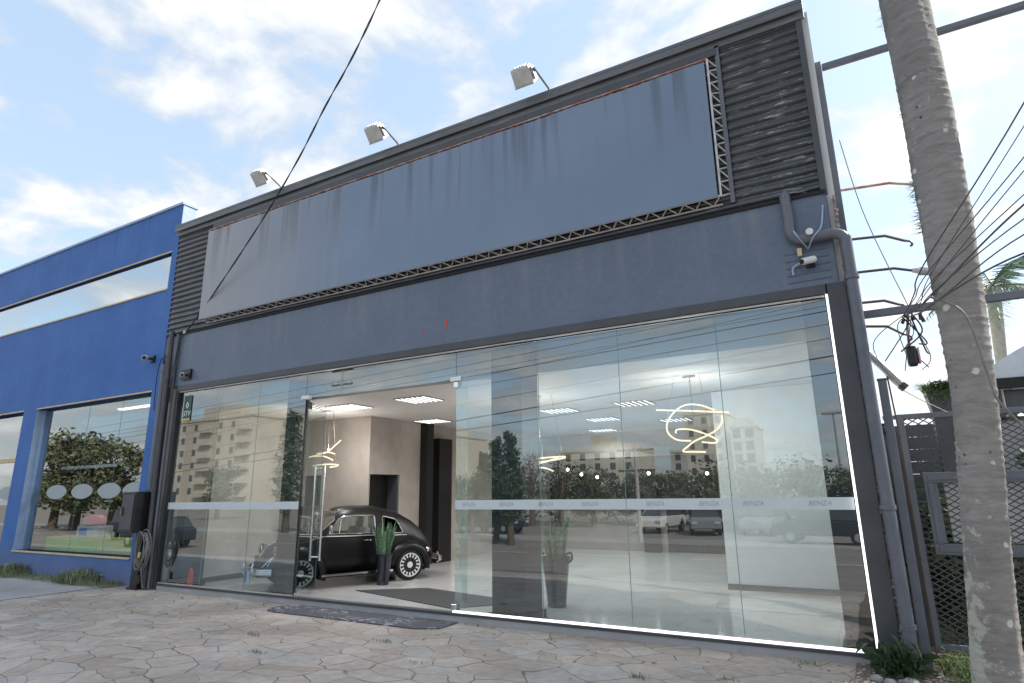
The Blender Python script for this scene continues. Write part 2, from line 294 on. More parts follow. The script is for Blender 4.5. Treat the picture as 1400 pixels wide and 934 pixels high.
def mat_palm():
    m, nt, out = _mat('palm_trunk_bark'); L = nt.links.new
    b = nt.nodes.new('ShaderNodeBsdfPrincipled'); v = coords(nt)
    v1 = coords(nt, (2.2, 2.2, 6.5)); n1 = N(nt, 'ShaderNodeTexNoise', Scale=2.9, Detail=9.0, Roughness=.72, Distortion=.6); L(v1, n1.inputs['Vector'])
    c = ramp(nt, n1.outputs['Fac'], [(.25, (.195, .182, .178)), (.5, (.285, .27, .263)), (.75, (.36, .343, .335))]).outputs['Color']
    n2 = N(nt, 'ShaderNodeTexNoise', Scale=1.4, Detail=3.0); L(v, n2.inputs['Vector'])
    c = mixc(nt, 1., c, ramp(nt, n2.outputs['Fac'], [(.3, .75), (.7, 1.15)]).outputs['Color'], 'MULTIPLY')
    # dark pits
    vo = N(nt, 'ShaderNodeTexVoronoi', Scale=11.0); L(v, vo.inputs['Vector'])
    pit = ramp(nt, vo.outputs['Distance'], [(.10, 1.), (.17, 0.)]).outputs['Color']
    n4 = N(nt, 'ShaderNodeTexNoise', Scale=2.0, Detail=2.0); L(v, n4.inputs['Vector'])
    pm = mixc(nt, 1., pit, ramp(nt, n4.outputs['Fac'], [(.52, 0.), (.6, 1.)]).outputs['Color'], 'MULTIPLY')
    c = mixc(nt, pm, c, (.04, .035, .035))
    # lichen: round pale spots, and pale crust on the left side low down
    n5 = N(nt, 'ShaderNodeTexNoise', Scale=9.0, Detail=6.0, Roughness=.7); L(v, n5.inputs['Vector'])
    sx = nt.nodes.new('ShaderNodeSeparateXYZ'); L(v, sx.inputs[0])
    zl = N(nt, 'ShaderNodeMapRange'); zl.inputs['From Min'].default_value = 3.2; zl.inputs['From Max'].default_value = .5; L(sx.outputs['Z'], zl.inputs['Value'])
    xl = N(nt, 'ShaderNodeMapRange'); xl.inputs['From Min'].default_value = .06; xl.inputs['From Max'].default_value = -.14; L(sx.outputs['X'], xl.inputs['Value'])
    mm = N(nt, 'ShaderNodeMath', operation='MULTIPLY'); L(zl.outputs[0], mm.inputs[0]); L(xl.outputs[0], mm.inputs[1])
    th = N(nt, 'ShaderNodeMath', operation='MULTIPLY_ADD'); th.inputs[1].default_value = .22; th.inputs[2].default_value = -.08; L(mm.outputs[0], th.inputs[0])
    ad = N(nt, 'ShaderNodeMath', operation='ADD'); L(n5.outputs['Fac'], ad.inputs[0]); L(th.outputs[0], ad.inputs[1])
    lm = ramp(nt, ad.outputs[0], [(.54, 0.), (.60, .85)]).outputs['Color']
    c = mixc(nt, lm, c, (.46, .48, .42))
    vo2 = N(nt, 'ShaderNodeTexVoronoi', Scale=3.6); L(v, vo2.inputs['Vector'])
    nn = N(nt, 'ShaderNodeTexNoise', Scale=26., Detail=3.0); L(v, nn.inputs['Vector'])
    dd = N(nt, 'ShaderNodeMath', operation='MULTIPLY_ADD'); dd.inputs[1].default_value = .10; L(nn.outputs['Fac'], dd.inputs[0]); L(vo2.outputs['Distance'], dd.inputs[2])
    sp = ramp(nt, dd.outputs[0], [(.115, 1.), (.145, 0.)]).outputs['Color']
    c = mixc(nt, sp, c, (.62, .62, .57))
    L(c, b.inputs['Base Color']); b.inputs['Roughness'].default_value = .9
    bp = N(nt, 'ShaderNodeBump', Strength=.8, Distance=.02); L(n1.outputs['Fac'], bp.inputs['Height']); L(bp.outputs['Normal'], b.inputs['Normal'])
    L(b.outputs[0], out.inputs['Surface']); return m
M['palmbark'] = mat_palm()

# ------------------------------------------------------------------ mesh builder
class MB:
    def __init__(s): s.v = []; s.f = []
    def add(s, vs, fs):
        o = len(s.v); s.v += [tuple(x) for x in vs]; s.f += [tuple(i+o for i in f) for f in fs]; return s
    def box(s, x0, x1, y0, y1, z0, z1):
        x0, x1 = min(x0, x1), max(x0, x1); y0, y1 = min(y0, y1), max(y0, y1); z0, z1 = min(z0, z1), max(z0, z1)
        return s.add([(x0,y0,z0),(x1,y0,z0),(x1,y1,z0),(x0,y1,z0),(x0,y0,z1),(x1,y0,z1),(x1,y1,z1),(x0,y1,z1)],
                     [(0,3,2,1),(4,5,6,7),(0,1,5,4),(1,2,6,5),(2,3,7,6),(3,0,4,7)])
    def obox(s, c, ax, ay, az, hx, hy, hz):
        c = Vector(c); vs = []
        for k in (-1, 1):
            for i, j in ((-1,-1),(1,-1),(1,1),(-1,1)):
                vs.append(c + Vector(ax)*hx*i + Vector(ay)*hy*j + Vector(az)*hz*k)
        return s.add(vs, [(0,3,2,1),(4,5,6,7),(0,1,5,4),(1,2,6,5),(2,3,7,6),(3,0,4,7)])
    def bar(s, a, b, w, h=None, up=(0, 0, 1)):
        a, b = Vector(a), Vector(b); d = (b-a); L = d.length
        if L < 1e-6: return s
        d.normalize(); u = Vector(up)
        if abs(d.dot(u)) > .98: u = Vector((0, 1, 0))
        sd = d.cross(u).normalized(); u2 = sd.cross(d)
        return s.obox((a+b)/2, d, sd, u2, L/2, w/2, (h or w)/2)
    def tube(s, pts, r, n=8, closed=False, cap=True):
        pts = [Vector(p) for p in pts]; m = len(pts)
        R_ = r if hasattr(r, '__len__') else [r]*m
        rings = []; prev = None
        for i, p in enumerate(pts):
            if closed: t = pts[(i+1) % m]-pts[i-1]
            else: t = pts[min(i+1, m-1)]-pts[max(i-1, 0)]
            if t.length < 1e-9: t = Vector((0, 0, 1))
            t.normalize()
            if prev is None:
                a = Vector((0, 0, 1)) if abs(t.z) < .9 else Vector((1, 0, 0))
                u = t.cross(a).normalized()
            else:
                u = (prev - t*prev.dot(t)); u = u.normalized() if u.length > 1e-6 else t.orthogonal().normalized()
            prev = u; w = t.cross(u)
            rings.append([p + (u*math.cos(2*PI*k/n) + w*math.sin(2*PI*k/n))*R_[i] for k in range(n)])
        vs = [q for rg in rings for q in rg]; fs = []
        for i in range(m if closed else m-1):
            j = (i+1) % m
            for k in range(n): fs.append((i*n+k, i*n+(k+1) % n, j*n+(k+1) % n, j*n+k))
        if cap and not closed: fs += [tuple(range(n))[::-1], tuple((m-1)*n+k for k in range(n))]
        return s.add(vs, fs)
    def lathe(s, prof, c=(0, 0, 0), axis='z', n=24):
        vs = []; fs = []; m = len(prof)
        for r, h in prof:
            for k in range(n):
                a = 2*PI*k/n; p = (r*math.cos(a), r*math.sin(a), h)
                if axis == 'y': p = (p[0], p[2], p[1])
                if axis == 'x': p = (p[2], p[0], p[1])
                vs.append((p[0]+c[0], p[1]+c[1], p[2]+c[2]))
        for i in range(m-1):
            for k in range(n): fs.append((i*n+k, i*n+(k+1) % n, (i+1)*n+(k+1) % n, (i+1)*n+k))
        fs += [tuple(range(n))[::-1], tuple((m-1)*n+k for k in range(n))]
        return s.add(vs, fs)
    def quad(s, a, b, c, d): return s.add([a, b, c, d], [(0, 1, 2, 3)])
    def prism(s, poly, y0, y1):           # polygon in x,z extruded along y
        n = len(poly)
        vs = [(x, y0, z) for x, z in poly]+[(x, y1, z) for x, z in poly]
        return s.add(vs, [tuple(range(n)), tuple(range(2*n-1, n-1, -1))]+[(i, i+n, (i+1) % n+n, (i+1) % n) for i in range(n)])
    def sheet(s, xs, ys, zf):
        nx = len(xs); vs = [(x, y, zf(x, y)) for y in ys for x in xs]
        return s.add(vs, [(j*nx+i, j*nx+i+1, (j+1)*nx+i+1, (j+1)*nx+i) for j in range(len(ys)-1) for i in range(nx-1)])
    def build(s, name, m, parent=None, smooth=None, bevel=0, origin=None, fixn=True):
        o0 = Vector((0, 0, 0))
        if parent is not None:
            r = parent
            while r.parent is not None: r = r.parent
            o0 = Vector(r.location)
        elif origin is not None: o0 = Vector(origin)
        me = bpy.data.meshes.new(name); me.from_pydata([tuple(Vector(q)-o0) for q in s.v], [], s.f)
        if fixn and len(s.f) < 60000:
            bm = bmesh.new(); bm.from_mesh(me); bmesh.ops.recalc_face_normals(bm, faces=bm.faces); bm.to_mesh(me); bm.free()
        if smooth is not None:
            me.shade_smooth()
            me.set_sharp_from_angle(angle=rad(smooth))
        me.materials.append(m if not isinstance(m, str) else M[m])
        o = bpy.data.objects.new(name, me); COL.objects.link(o)
        if parent is not None: o.parent = parent
        elif origin is not None: o.location = o0
        if bevel:
            b = o.modifiers.new('bevel', 'BEVEL'); b.width = bevel; b.segments = 2; b.limit_method = 'ANGLE'
        return o

def tag(o, label, cat, group=None):
    o['label'] = label; o['category'] = cat
    if group: o['group'] = group
    return o
def thing(name, loc, label, cat, group=None):
    o = bpy.data.objects.new(name, None); COL.objects.link(o); o.location = loc; o.empty_display_size = .2
    return tag(o, label, cat, group)
def structure(o, kind='structure'):
    o['kind'] = kind; return o
def copy_tree(o, parent=None):
    c = o.copy(); COL.objects.link(c); c.parent = parent
    for ch in list(o.children): copy_tree(ch, c)
    return c
def text_mesh(name, body, size, m, parent, loc, rot, shear=0, depth=.002, align='CENTER', sx=1):
    cu = bpy.data.curves.new(name, 'FONT'); cu.body = body; cu.size = size; cu.align_x = align; cu.align_y = 'CENTER'; cu.shear = shear; cu.extrude = depth
    t = bpy.data.objects.new(name, cu); COL.objects.link(t)
    dg = bpy.context.evaluated_depsgraph_get(); me = bpy.data.meshes.new_from_object(t.evaluated_get(dg))
    bpy.data.objects.remove(t); bpy.data.curves.remove(cu)
    r = parent
    while r.parent is not None: r = r.parent
    mt = Matrix.Translation(Vector(loc)-Vector(r.location)) @ rot.to_matrix().to_4x4() @ Matrix.Diagonal((sx, 1, 1, 1))
    me.transform(mt); me.materials.clear(); me.materials.append(M[m])
    o = bpy.data.objects.new(name, me); COL.objects.link(o); o.parent = parent
    return o
from mathutils import Euler
FRONT = Euler((PI/2, 0, 0))
def spline(pts, n=6, closed=False):
    P = [Vector(p) for p in pts]; out = []; m = len(P)
    rng = range(m) if closed else range(m-1)
    for i in rng:
        if closed: a, b, c, d = P[i-1], P[i], P[(i+1) % m], P[(i+2) % m]
        else: a, b, c, d = P[max(i-1, 0)], P[i], P[i+1], P[min(i+2, m-1)]
        for k in range(n):
            t = k/n
            out.append(.5*((2*b)+(c-a)*t+(2*a-5*b+4*c-d)*t*t+(3*b-a-3*c+d)*t**3))
    if not closed: out.append(P[-1])
    return out

# ------------------------------------------------------------------ camera, world, sun
cam = bpy.data.cameras.new('camera'); co = bpy.data.objects.new('camera', cam); COL.objects.link(co)
cam.sensor_width = 36; cam.lens = 833.049/1400*36; cam.clip_end = 2000; cam.clip_start = .05
CAM = Vector((10.4058, -6.4525, 1.35))
yaw, pitch, roll = -.5137, .2454, -.0131
fw = Vector((math.sin(yaw)*math.cos(pitch), math.cos(yaw)*math.cos(pitch), math.sin(pitch)))
rt = Vector((math.cos(yaw), -math.sin(yaw), 0)); up_ = rt.cross(fw)
r2 = rt*math.cos(roll)+up_*math.sin(roll); u2 = -rt*math.sin(roll)+up_*math.cos(roll)
mw = Matrix((r2, u2, -fw)).transposed().to_4x4(); mw.translation = CAM
co.matrix_world = mw; C.camera = co

SUN_EL, SUN_AZ = rad(42), rad(48)     # azimuth from +Y towards +X : behind the building, to the right
sd = Vector((math.sin(SUN_AZ)*math.cos(SUN_EL), math.cos(SUN_AZ)*math.cos(SUN_EL), math.sin(SUN_EL)))
sl = bpy.data.lights.new('sun', 'SUN'); sl.energy = 2.6; sl.angle = rad(.6); sl.color = (1, .93, .82)
so = bpy.data.objects.new('sun', sl); COL.objects.link(so); so.rotation_euler = (-sd).to_track_quat('-Z', 'Y').to_euler()

w = bpy.data.worlds.new('World'); C.world = w; w.use_nodes = True
nt = w.node_tree; nt.nodes.clear(); L = nt.links.new
out = nt.nodes.new('ShaderNodeOutputWorld'); bg = nt.nodes.new('ShaderNodeBackground'); bg.inputs['Strength'].default_value = .1
sky = nt.nodes.new('ShaderNodeTexSky'); sky.sky_type = 'NISHITA'; sky.sun_disc = False; sky.sun_elevation = SUN_EL; sky.sun_rotation = SUN_AZ
sky.air_density = 1.0; sky.dust_density = 1.2; sky.ozone_density = 1.0
tc = nt.nodes.new('ShaderNodeTexCoord'); sx = nt.nodes.new('ShaderNodeSeparateXYZ'); L(tc.outputs['Generated'], sx.inputs[0])
az = N(nt, 'ShaderNodeMath', operation='MAXIMUM'); az.inputs[1].default_value = 0.0; L(sx.outputs['Z'], az.inputs[0])
ad = N(nt, 'ShaderNodeMath', operation='ADD'); ad.inputs[1].default_value = .22; L(az.outputs[0], ad.inputs[0])
dx = N(nt, 'ShaderNodeMath', operation='DIVIDE'); L(sx.outputs['X'], dx.inputs[0]); L(ad.outputs[0], dx.inputs[1])
dy = N(nt, 'ShaderNodeMath', operation='DIVIDE'); L(sx.outputs['Y'], dy.inputs[0]); L(ad.outputs[0], dy.inputs[1])
cv = nt.nodes.new('ShaderNodeCombineXYZ'); L(dx.outputs[0], cv.inputs[0]); L(dy.outputs[0], cv.inputs[1]); cv.inputs[2].default_value = 5.2
n1 = N(nt, 'ShaderNodeTexNoise', Scale=3.1, Detail=9.0, Roughness=.55, Distortion=.2); L(cv.outputs[0], n1.inputs['Vector'])
n2 = N(nt, 'ShaderNodeTexNoise', Scale=.55, Detail=3.0); L(cv.outputs[0], n2.inputs['Vector'])
mm = N(nt, 'ShaderNodeMath', operation='MULTIPLY_ADD'); mm.inputs[1].default_value = .22; L(n2.outputs['Fac'], mm.inputs[0]); L(n1.outputs['Fac'], mm.inputs[2])
# more cloud around the sun
dt = N(nt, 'ShaderNodeVectorMath', operation='DOT_PRODUCT'); dt.inputs[1].default_value = sd; L(tc.outputs['Generated'], dt.inputs[0])
sg = N(nt, 'ShaderNodeMapRange'); sg.inputs['From Min'].default_value = .2; sg.inputs['From Max'].default_value = 1.; sg.inputs['To Max'].default_value = -.02; L(dt.outputs['Value'], sg.inputs['Value'])
m3 = N(nt, 'ShaderNodeMath', operation='ADD'); L(mm.outputs[0], m3.inputs[0]); L(sg.outputs[0], m3.inputs[1])
cm = ramp(nt, m3.outputs[0], [(.545, 0.), (.615, .6), (.71, .97)])
cc = N(nt, 'ShaderNodeMapRange'); cc.inputs['From Min'].default_value = .58; cc.inputs['From Max'].default_value = .80; cc.inputs['To Min'].default_value = 3.4; cc.inputs['To Max'].default_value = 6.0; L(m3.outputs[0], cc.inputs['Value'])
glow = N(nt, 'ShaderNodeMapRange'); glow.inputs['From Min'].default_value = .3; glow.inputs['From Max'].default_value = 1.; glow.inputs['To Min'].default_value = 1.; glow.inputs['To Max'].default_value = 1.12; L(dt.outputs['Value'], glow.inputs['Value'])
c2 = N(nt, 'ShaderNodeMath', operation='MULTIPLY'); L(cc.outputs[0], c2.inputs[0]); L(glow.outputs[0], c2.inputs[1])
cb = N(nt, 'ShaderNodeVectorMath', operation='SCALE'); cb.inputs[0].default_value = (.985, .99, 1.0); L(c2.outputs[0], cb.inputs['Scale'])
# thin high veil lightens the blue
sk = mixc(nt, .52, sky.outputs['Color'], (3.3, 4.15, 5.0))
L(mixc(nt, cm.outputs['Color'], sk, cb.outputs[0]), bg.inputs['Color']); L(bg.outputs[0], out.inputs['Surface'])

C.view_settings.view_transform = 'Standard'; C.view_settings.look = 'None'; C.view_settings.exposure = 1.32; C.view_settings.gamma = 1
C.view_settings.use_curve_mapping = False
cy = C.cycles
try:
    cy.transparent_max_bounces = 24; cy.max_bounces = 8; cy.glossy_bounces = 5; cy.use_denoising = True; cy.caustics_reflective = False; cy.caustics_refractive = False
    cy.sample_clamp_indirect = 6
except Exception: pass
# ------------------------------------------------------------------ ground
def gz(x, y):
    if y > -3.0: return -.10
    if y > -12: return -.10 - .9*(-3.0-y)/9.0
    return -1.0
XS = [-400, -120, -40, -12, -5, 0, 5, 10, 15, 30, 80, 400]
YS = [-400, -120, -60, -30, -12, -9, -6, -3, 0, 3, 8, 20, 60, 400]
structure(MB().sheet(XS, YS, lambda x, y: gz(x, y)-.012).build('ground', 'asphalt'))
structure(MB().sheet([-1.1, 2, 5, 8, 10.12], [-7.0, -5, -3, -.0], lambda x, y: gz(x, y)).build('pavement', 'paving'))
structure(MB().sheet([-14, -6, -1.104], [-7.0, -5, -3, -.02], lambda x, y: gz(x, y)+.006).build('driveway', 'concrete'))
# soil bank on the right, rising behind the gate
def soilz(x, y):
    base = gz(x, min(y, 0)) + .012
    return base + (.0 if y < .8 else min(1.3, (y-.8)*.22)) + .03*math.sin(5*x+1.3*y)*math.sin(3.1*y)
sx_ = [10.125+i*.25 for i in range(17)]; sy_ = [-6.9+.35*i for i in range(48)]
structure(MB().sheet(sx_, sy_, soilz).build('garden_soil', 'soil', smooth=60))
# street kerb and road markings (seen mirrored in the glass)
structure(MB().box(-60, 60, -7.25, -7.0, gz(0, -7.1)-.2, gz(0, -7.0)+.01).build('kerb', 'kerb'))
ml = MB()
for i in range(-14, 10): ml.box(i*4.5, i*4.5+2.2, -17.06, -16.94, -1.008, -1.004)
structure(ml.build('road_marking', 'line'))
structure(MB().box(-90, 90, -24.6, -21.5, -1.3, -.87).build('far_pavement', 'kerb'))

# ------------------------------------------------------------------ showroom building
B = thing('showroom_building', (5.15, 0, -.1), 'dark grey showroom with corrugated upper front and wide glass shopfront, between blue shop and palm', 'building')
ZC = 2.94; XW = 1.75; YW = 2.98; DEP = 11.0
MB().box(-.02, 10.42, .012, DEP, -.16, -.10).build('floor', 'tile', B)
MB().box(-.02, 10.42, .75, DEP, ZC, ZC+.05).build('ceiling', 'ceiling', B)
MB().box(-.02, 10.42, .70, .748, ZC-.02, 3.32).build('bulkhead', 'ceiling', B)
MB().box(-.62, 10.42, .02, DEP, 6.25, 6.30).build('roof', 'darkmetal', B)
MB().box(-.62, -.022, .02, DEP, -.15, 6.246).build('side_wall', 'plaster', B)
MB().box(10.424, 10.50, .02, DEP, -.15, 6.42).build('side_wall', 'whitewall', B)
MB().box(-.02, 10.42, DEP+.004, DEP+.15, -.15, 6.246).build('back_wall', 'greyroom', B)
# inner block with plaster faces, and its doorway
b = MB(); b.box(-.016, XW-.3, YW, DEP, -.098, ZC-.002); b.box(XW-.298, XW, YW, YW+.04, -.098, ZC-.002)
b.box(XW-.298, XW, YW+.042, YW+.95, 1.78, ZC-.002); b.box(XW-.298, XW, YW+.952, DEP, -.098, ZC-.002)
b.build('inner_wall', 'plaster', B)
dw = MB().box(XW-.296, XW-.284, YW+.044, YW+.946, -.096, 1.776).build('doorway', 'door_black', B)
MB().box(XW-.28, XW-.25, YW+.26, YW+.30, -.09, 1.6).build('door_frame', 'offwhite', dw)
d2 = MB().box(XW-.28, XW-.02, YW+.9, YW+.944, -.096, 1.774).build('door_jamb', 'darkmetal', dw)
# tall black pillars against the wall
MB().box(XW+.002, XW+.20, 4.62, 4.85, -.098, ZC-.004).build('column', 'door_black', B)
MB().box(XW+.002, XW+.22, 5.05, 5.55, -.098, 2.62).build('column', 'door_black', B)
# structural columns just behind the glass
for (x0, x1) in ((.03, .26), (2.36, 2.58), (6.36, 6.80), (10.06, 10.34)):
    yc = .34 if x0 == 2.36 else .16
    c = MB().box(x0, x1, yc, .60, -.098, 3.3).build('column', 'column', B)
    MB().box(x0-.035, x1+.035, yc-.035, .635, -.096, .0).build('column_base', 'column', c)
# white partition on the right
MB().box(8.36, 10.41, 3.81, 3.93, -.098, ZC-.004).build('partition', 'whitewall', B)
MB().box(8.35, 10.412, 3.792, 3.808, -.098, -.02).build('baseboard', 'baseboard', B)
MB().box(-.018, -.002, .02, YW-.002, -.098, -.01).build('baseboard', 'baseboard', B)
MB().box(.0, XW, YW-.016, YW-.002, -.098, -.02).build('baseboard', 'baseboard', B)
MB().box(-.020, -.004, .02, YW-.001, -.009, ZC-.004).build('wall_lining', 'plaster', B)
# back of the room: taupe cross wall with a black upper band and dark openings
MB().box(XW+.005, 8.35, 9.4, 9.5, -.098, ZC-.004).build('cross_wall', 'greyroom', B)
MB().box(2.75, 7.2, 9.27, 9.395, .93, 2.26).build('black_band', 'blackmatt', B)
MB().box(2.72, 3.0, 9.2, 9.268, .25, 2.22).build('column', 'column', B)
MB().box(5.35, 5.75, 9.1, 9.268, -.098, 2.0).build('column', 'column', B)
MB().box(5.9, 7.3, 9.33, 9.395, -.098, .925).build('doorway', 'blackmatt', B)
# front: fascia, lintel, posts, glazing
MB().box(-.36, 10.42, -.06, .012, 3.292, 4.25).build('fascia', 'fascia', B)
MB().box(-.62, -.362, -.03, .018, -.1, 4.25).build('pier', 'darkmetal', B)
MB().box(-.02, 10.30, -.075, .06, 3.195, 3.288).build('lintel', 'darkmetal', B)
MB().box(10.312, 10.47, -.075, .10, -.1, 3.288).build('post', 'darkmetal', B)
MB().box(-.10, -.012, -.05, .06, -.1, 3.288).build('post', 'darkmetal', B)
MB().box(.0, 10.30, -.05, .05, -.034, -.004).build('sill', 'darkmetal', B); MB().box(.0, 10.30, -.04, .05, -.11, -.036).build('plinth', 'concrete', B)
pb = MB()
for i in range(5): pb.tube([(9.98, -.058, 3.36+i*.075), (10.37, -.058, 3.36+i*.075)], .013, 8)
pb.build('ribbed_patch', 'fascia', B, smooth=60)
# corrugated upper front: horizontal waves
cl = MB(); pitch_ = .104; nst = int((6.44-4.25)/pitch_*10)
zz = [4.25+(6.44-4.25)*i/nst for i in range(nst+1)]
xs = [-.62+11.04*i/48 for i in range(49)]
def cy_(x, z): 
    s = math.sin(2*PI*(z-4.25)/pitch_)
    return -.03+.021*max(-1, min(1, 1.6*s))+.006*math.sin(x*1.7+z*3)+.004*math.sin(x*5.1+z*7)
cl.add([(x, cy_(x, z), z) for z in zz for x in xs], [(j*49+i, j*49+i+1, (j+1)*49+i+1, (j+1)*49+i) for j in range(nst) for i in range(48)])
cl.build('cladding', 'cladding', B, smooth=70)
MB().box(-.62, 10.42, .0, .018, 4.252, 6.24).build('upper_wall', 'darkmetal', B)
co_ = MB(); co_.box(-.64, 10.47, -.13, .20, 6.452, 6.50); co_.box(-.64, 10.47, -.13, -.11, 6.36, 6.450); co_.box(-.64, 10.47, -.085, -.06, 6.28, 6.40)
co_.build('coping', 'coping', B, bevel=.006)
MB().box(10.38, 10.44, -.07, -.035, 4.22, 6.355).build('corner_trim', 'darkmetal', B)
fr = MB(); fr.bar((-.36, -.065, 4.262), (10.42, -.065, 4.25), .03, .035); fr.build('flashing', 'blackmatt', B)
# red wire stubs and scuffs left on the fascia
for x, z, h in ((5.39, 3.5, .06), (5.80, 3.50, .13)): MB().box(x-.012, x+.012, -.064, -.0605, z, z+h).build('paint_scar', 'red', B)
# light strips round the glass
MB().box(.0, 10.28, -.045, -.012, 3.176, 3.189).build('frame_trim', 'white', B)
MB().box(10.289, 10.309, -.045, -.012, -.0, 3.192).build('light_strip', 'led', B)
MB().box(5.93, 10.28, -.045, -.012, .0, .019).build('light_strip', 'led', B)
MB().box(.0, 3.18, -.045, -.012, .0, .022).build('sill_profile', 'steel', B)
MB().box(-.0115, .0, -.06, .02, .0, 3.16).build('side_profile', 'black', B)
panes = [(.004, 1.047, 0.03, 3.163), (1.053, 2.097, .03, 3.163), (2.103, 3.165, .03, 3.163),
         (3.172, 5.925, 2.80, 3.163), (5.932, 7.117, .03, 3.163), (7.123, 8.137, .03, 3.163), (8.143, 9.222, .03, 3.163), (9.228, 10.281, .03, 3.163)]
for i, (x0, x1, z0, z1) in enumerate(panes):
    g = MB().box(x0, x1, -.006, .006, z0, z1).build('glass_pane', 'glass', B)
    if i != 3:
        s_ = MB().box(x0, x1, -.0085, -.0065, 1.175, 1.285).build('film_strip', 'film', g)
        tx = {4: (6.13, 6.66), 5: (7.18, 7.72), 6: (8.45,), 7: (9.42,), 0: (.55,), 1: (1.6,), 2: (2.6,)}[i]
        if i >= 4:
            for x in tx + ((9.0,) if i == 6 else (10.0,) if i == 7 else ()):
                text_mesh('lettering', 'BENZA', .062, 'filmtext', s_, (x, -.0095, 1.232), FRONT, shear=.25, depth=.0003)
for x in (1.05, 2.1, 7.12, 8.14, 9.225): MB().box(x-.0025, x+.0025, -.0055, .0055, .03, 3.163).build('glass_joint', 'edge', B)
MB().box(3.166, 3.171, -.007, .007, .03, 2.80).build('glass_joint', 'black', B)
# glass fin at the right of the doorway and its clamps
f = MB().box(5.927, 5.939, .008, .26, .0, 2.80).build('glass_fin', 'leafglass', B)
MB().box(5.895, 5.965, -.02, .07, 2.70, 2.775).build('clamp', 'steel', B, bevel=.006)
MB().box(5.895, 5.965, -.02, .07, -.0, .085).build('clamp', 'steel', B, bevel=.006)
for x in (3.17, 5.93): MB().box(x-.085, x+.085, -.03, .03, 2.782, 2.84).build('corner_fitting', 'led' if x > 9 else 'white', B, bevel=.006)
# swung-open glass door leaf
ang = rad(124); dvx, dvy = math.cos(ang), math.sin(ang); H0 = Vector((3.19, .02, 0))
def dl(t, n, z): return (H0.x+dvx*t-dvy*n, H0.y+dvy*t+dvx*n, z)
def dbox(m, t0, t1, n0, n1, z0, z1):
    return m.add([dl(t0,n0,z0),dl(t1,n0,z0),dl(t1,n1,z0),dl(t0,n1,z0),dl(t0,n0,z1),dl(t1,n0,z1),dl(t1,n1,z1),dl(t0,n1,z1)],
                 [(0,3,2,1),(4,5,6,7),(0,1,5,4),(1,2,6,5),(2,3,7,6),(3,0,4,7)])
D = dbox(MB(), .0, 1.18, -.005, .005, -.06, 2.77).build('door', 'leafglass', B)
dbox(MB(), 1.1805, 1.186, -.006, .006, -.06, 2.77).build('door_edge', 'edge', D)
for z in (2.66, -.062): dbox(MB(), .0, .20, -.016, .016, z, z+.10).build('hinge', 'black' if z > 1 else 'steel', D)
for sgn in (-1, 1):
    MB().tube([dl(1.05, sgn*.075, .36), dl(1.05, sgn*.075, 1.86)], .021, 12).build('handle', 'steel', D, smooth=40)
for z in (.42, 1.80): MB().tube([dl(1.05, -.075, z), dl(1.05, .075, z)], .012, 8).build('handle_mount', 'steel', D, smooth=40)

# ------------------------------------------------------------------ mats
mo = MB(); pts = []
for i in range(25):
    a = PI/2+PI*i/24; pts.append((3.50+.30*math.cos(a), -.34+.25*math.sin(a)))
pts += [(5.8, -.59), (6.05, -.46), (6.05, -.09), (3.50, -.09)]
n_ = len(pts); mo.add([(x, y, -.098) for x, y in pts]+[(x, y, -.088) for x, y in pts], [tuple(range(n_))[::-1], tuple(range(n_, 2*n_))]+[(i, (i+1) % n_, (i+1) % n_+n_, i+n_) for i in range(n_)])
tag(mo.build('doormat', 'wornmat', origin=(4.6, -.36, -.098)), 'long dark doormat with worn white marks on the pavement at the open doorway', 'doormat')
mo = MB(); q = [(3.15, 1.27), (5.44, .62), (6.1, 1.45), (4.05, 1.95)]
mo.add([(x, y, -.0975) for x, y in q]+[(x, y, -.09) for x, y in q], [(3, 2, 1, 0), (4, 5, 6, 7)]+[(i, (i+1) % 4, (i+1) % 4+4, i+4) for i in range(4)])
tag(mo.build('floor_mat', 'baseboard', origin=(4.6, 1.3, -.0975)), 'plain dark grey mat lying on the pale showroom floor inside the door', 'mat')

# ------------------------------------------------------------------ billboard on the upper front
BB = thing('billboard', (.56, -.2, 4.40), 'large blank weathered blue-grey billboard sheet on the corrugated upper front', 'billboard')
X0, X1, Z0, Z1 = .56, 9.42, 4.40, 6.06
pn = MB(); nx = 40; vs = []
for j in range(9):
    for i in range(nx+1):
        x = X0+(X1-X0)*i/nx; z = Z0+(Z1-Z0)*j/8
        vs.append((x, -.2+.006*math.sin(i*1.1)*(j/8)**2+.003*math.sin(i*.4+j), z))
pn.add(vs, [(j*(nx+1)+i, j*(nx+1)+i+1, (j+1)*(nx+1)+i+1, (j+1)*(nx+1)+i) for j in range(8) for i in range(nx)])
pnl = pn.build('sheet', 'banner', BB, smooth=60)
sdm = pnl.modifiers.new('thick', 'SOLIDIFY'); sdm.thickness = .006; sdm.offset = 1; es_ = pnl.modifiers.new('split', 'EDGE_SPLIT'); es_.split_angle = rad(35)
def lattice(name, m, a, b, front_off, back_off, n):
    t = MB(); a, b = Vector(a), Vector(b)
    t.tube([a+front_off, b+front_off], .013, 6); t.tube([a+back_off, b+back_off], .013, 6)
    for i in range(n):
        p0 = a.lerp(b, i/n); p1 = a.lerp(b, (i+.5)/n); p2 = a.lerp(b, (i+1)/n)
        j = random.uniform(-.015, .015)*(b-a).normalized()
        t.tube([p0+front_off+j, p1+back_off], .008, 5); t.tube([p1+back_off, p2+front_off+j], .008, 5)
    return t.build(name, m, BB, smooth=60)
FO, BO = Vector((0, .02, 0)), Vector((0, .155, 0))
lattice('bottom_truss', 'lattice', (X0, -.2, Z0+.01), (X1+.02, -.2, Z0+.01), FO, BO+Vector((0, 0, -.04)), 46)
